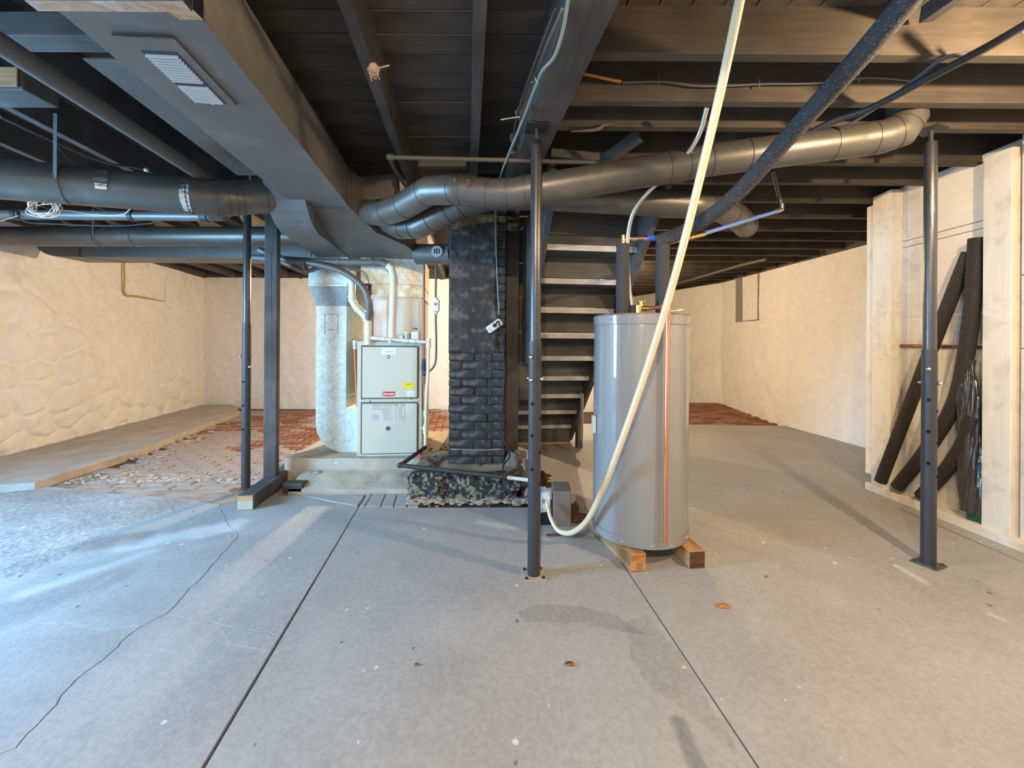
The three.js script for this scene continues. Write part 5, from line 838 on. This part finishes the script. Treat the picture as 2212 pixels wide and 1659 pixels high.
  add('cable', sweep([[-2.526, 2.277, -2.05], [-2.472, 2.247, -2.25], [-2.391, 2.225, -2.45], [-2.306, 2.25, -2.6], [-2.317, 2.255, -2.75]], 0.007, { seg: 8, smooth: 40 }), mat.ironDust, lw); add('knob', ball(0.013, [-2.289, 2.248, -2.6]), mat.paper, lw);
  add('loop', sweep([[-2.483, 2.247, -2.26], [-2.45, 2.177, -2.3], [-2.393, 2.153, -2.32], [-2.373, 2.186, -2.32], [-2.394, 2.217, -2.32]], 0.003, { seg: 6, smooth: 30 }), mat.iron, lw);
  // cable and straps at the right
  const rc = thing('ceiling_cable', 'thick black cable slung under the joists beside the partition', 'cable');
  add('cable', sweep([[1.814, 2.313, -1.42], [1.785, 2.303, -1.56], [1.741, 2.302, -1.76], [1.687, 2.299, -1.97], [1.612, 2.307, -2.1], [1.543, 2.287, -2.2]], 0.016, { seg: 12, smooth: 40 }), mat.iron, rc); add('cable', sweep([[1.836, 2.313, -1.5], [1.8, 2.321, -1.62], [1.736, 2.338, -1.68], [1.731, 2.328, -1.78], [1.732, 2.315, -1.9], [1.682, 2.284, -2.1]], 0.008, { seg: 10, smooth: 40 }), mat.ironDust, rc);
  const jc = thing('joist_cable', 'thin twisted wires stapled along the joist above the long round duct', 'cable');
  add('wire', sweep([[0.523, 2.433, -2], [0.734, 2.437, -2], [0.89, 2.418, -2], [1.045, 2.421, -2], [1.179, 2.429, -2], [1.445, 2.435, -2], [1.712, 2.463, -2], [1.979, 2.442, -2]], 0.005, { seg: 8, smooth: 50 }), mat.ironDust, jc); for (const q of [[0.696, 2.448, -2], [1.179, 2.433, -2], [1.659, 2.463, -2]]) add('staple', box(0.004, 0.04, 0.006, q, 0.001), mat.galvDark, jc);
  tag(add('wood_splinter', bar([0.33, 2.44, -1.95], [0.516, 2.436, -2], 0.016, 0.008), mat.woodOrange), 'orange lath splinter sticking out beside the girder', 'splinter');
  tag(add('wood_splinter', sweep([[0.313, 2.324, -2.25], [0.451, 2.333, -2.24], [0.488, 2.355, -2.24], [0.538, 2.361, -2.24]], [0.004, 0.012, 0.009, 0.003], { seg: 6, smooth: 16 }), mat.ironDust), 'grey split sliver peeling off a joist near the column top', 'splinter');
  const tw = thing('twine_knot', 'frayed twine knot tied to a nail in the black joist', 'twine'), tc = [-0.597, 2.343, -1.78]; const gg = [rock(0.022, [1, 1.1, 1], tc, 3, 0.5, 2)]; for (let i = 0; i < 7; i++) gg.push(sweep([tc, [tc[0] + rr(-0.02, 0.03), tc[1] - rr(0.01, 0.03), tc[2] + 0.01], [tc[0] + rr(-0.01, 0.03), tc[1] - rr(0.03, 0.055), tc[2] + rr(-0.01, 0.02)]], 0.003, { seg: 5, smooth: 6 })); add('twine', gg, mat.dirt, tw); add('nail', bar(tc, [-0.53, 2.361, -1.78], 0.007, 0.007), mat.dirt, tw);
  // brown pipe under the far joists
  tag(add('far_pipe', sweep([[2.958, 2.322, -8.5], [3.275, 2.334, -5.98], [3.348, 2.322, -5.5]], 0.02, { seg: 12 }), mat.ironDust), 'dusty pipe slanting under the far joists beyond the heater', 'pipe');
}
// ---------------------------------------------------------------- things leaning in the partition bay
{
  const X = PX + 0.05;
  const foam = (label, pts, r) => { const o = thing('foam_tube', label, 'foam tube'); add('sleeve', sweep(pts, r, { seg: 20, smooth: 40 }), mat.foamBrown, o); const a = V(pts[pts.length - 1]), b = V(pts[pts.length - 2]), d = a.clone().sub(b).normalize().multiplyScalar(0.002); add('bore', sweep([a.toArray(), a.clone().add(d).toArray()], r * 0.45, { seg: 14 }), mat.hole, o); };  // bore is a dark disc painted as the shade inside the tube
  foam('straight brown foam tube leaning diagonally across the partition bay', [[2.915, 0.111, -3.288], [2.94, 0.834, -3.043], [2.98, 1.473, -2.843], [3, 1.797, -2.736]], 0.04);
  foam('brown foam tube bent upright against the partition stud', [[2.92, 0.113, -3.151], [2.955, 0.487, -2.938], [2.975, 0.8, -2.798], [2.97, 1.113, -2.727], [2.975, 1.503, -2.69], [2.985, 1.874, -2.68]], 0.042);
  foam('lowest brown foam tube near the foot of the partition bay', [[2.975, 0.091, -3.022], [2.965, 0.317, -2.852], [2.965, 0.569, -2.722], [2.965, 0.727, -2.682]], 0.04);
  const c = thing('copper_rod', 'thin brown copper rod lying across the partition bay', 'pipe'); add('rod', sweep([[3.025, 1.182, -3.324], [3.025, 1.174, -2.685]], 0.0125, { seg: 12 }), mat.copperOld, c);
  // plastic bag: crumpled tall form
  const b = thing('plastic_bag', 'crumpled black plastic bag stuffed against the partition stud', 'bag');
  const s = new THREE.CylinderGeometry(0.05, 0.07, 0.98, 40, 70, false), p = s.attributes.position; for (let i = 0; i < p.count; i++) { const x = p.getX(i), y = p.getY(i), z = p.getZ(i), a = Math.atan2(z, x), t = (y + 0.49) / 0.98, w = 1 + 0.55 * (fbm(Math.cos(a) * 2 + 3, y * 5, Math.sin(a) * 2, 4) - 0.5) + 0.28 * Math.abs(Math.sin(a * 4 + y * 9)) - 0.2 - 0.25 * Math.exp(-(((t - 0.93) / 0.06) ** 2)); p.setXYZ(i, x * w * 0.75, y, z * w + 0.05 * (1 - t)); }
  s.computeVertexNormals(); add('film', uvBox(s).translate(PX + 0.035, 0.60, -2.73), mat.plasticBag, b);
  const lab = print(64, 256, (x, w, h) => { x.fillStyle = '#1f6fb0'; x.fillRect(0, 0, w, h); x.fillStyle = '#3d7fb5'; x.fillRect(0, 150, w, 70); x.fillStyle = '#0d5a3c'; x.fillRect(0, 225, w, 31); x.fillStyle = '#e8eef2'; x.font = 'bold 16px sans-serif'; x.fillText('ALIN', 12, 196); x.fillText('OXID', 12, 214); });
  const q = thing('blue_packet', 'blue and green packet tucked behind the black plastic bag', 'packet'); const bg = new THREE.BoxGeometry(0.02, 0.36, 0.1).toNonIndexed(); add('packet', bg.rotateY(0.25).translate(PX + 0.03, 0.24, -2.655), lab, q);
}

scene.traverse((o) => { if (o.isMesh) { o.castShadow = true; o.receiveShadow = true; } });
renderer.render(scene, camera);
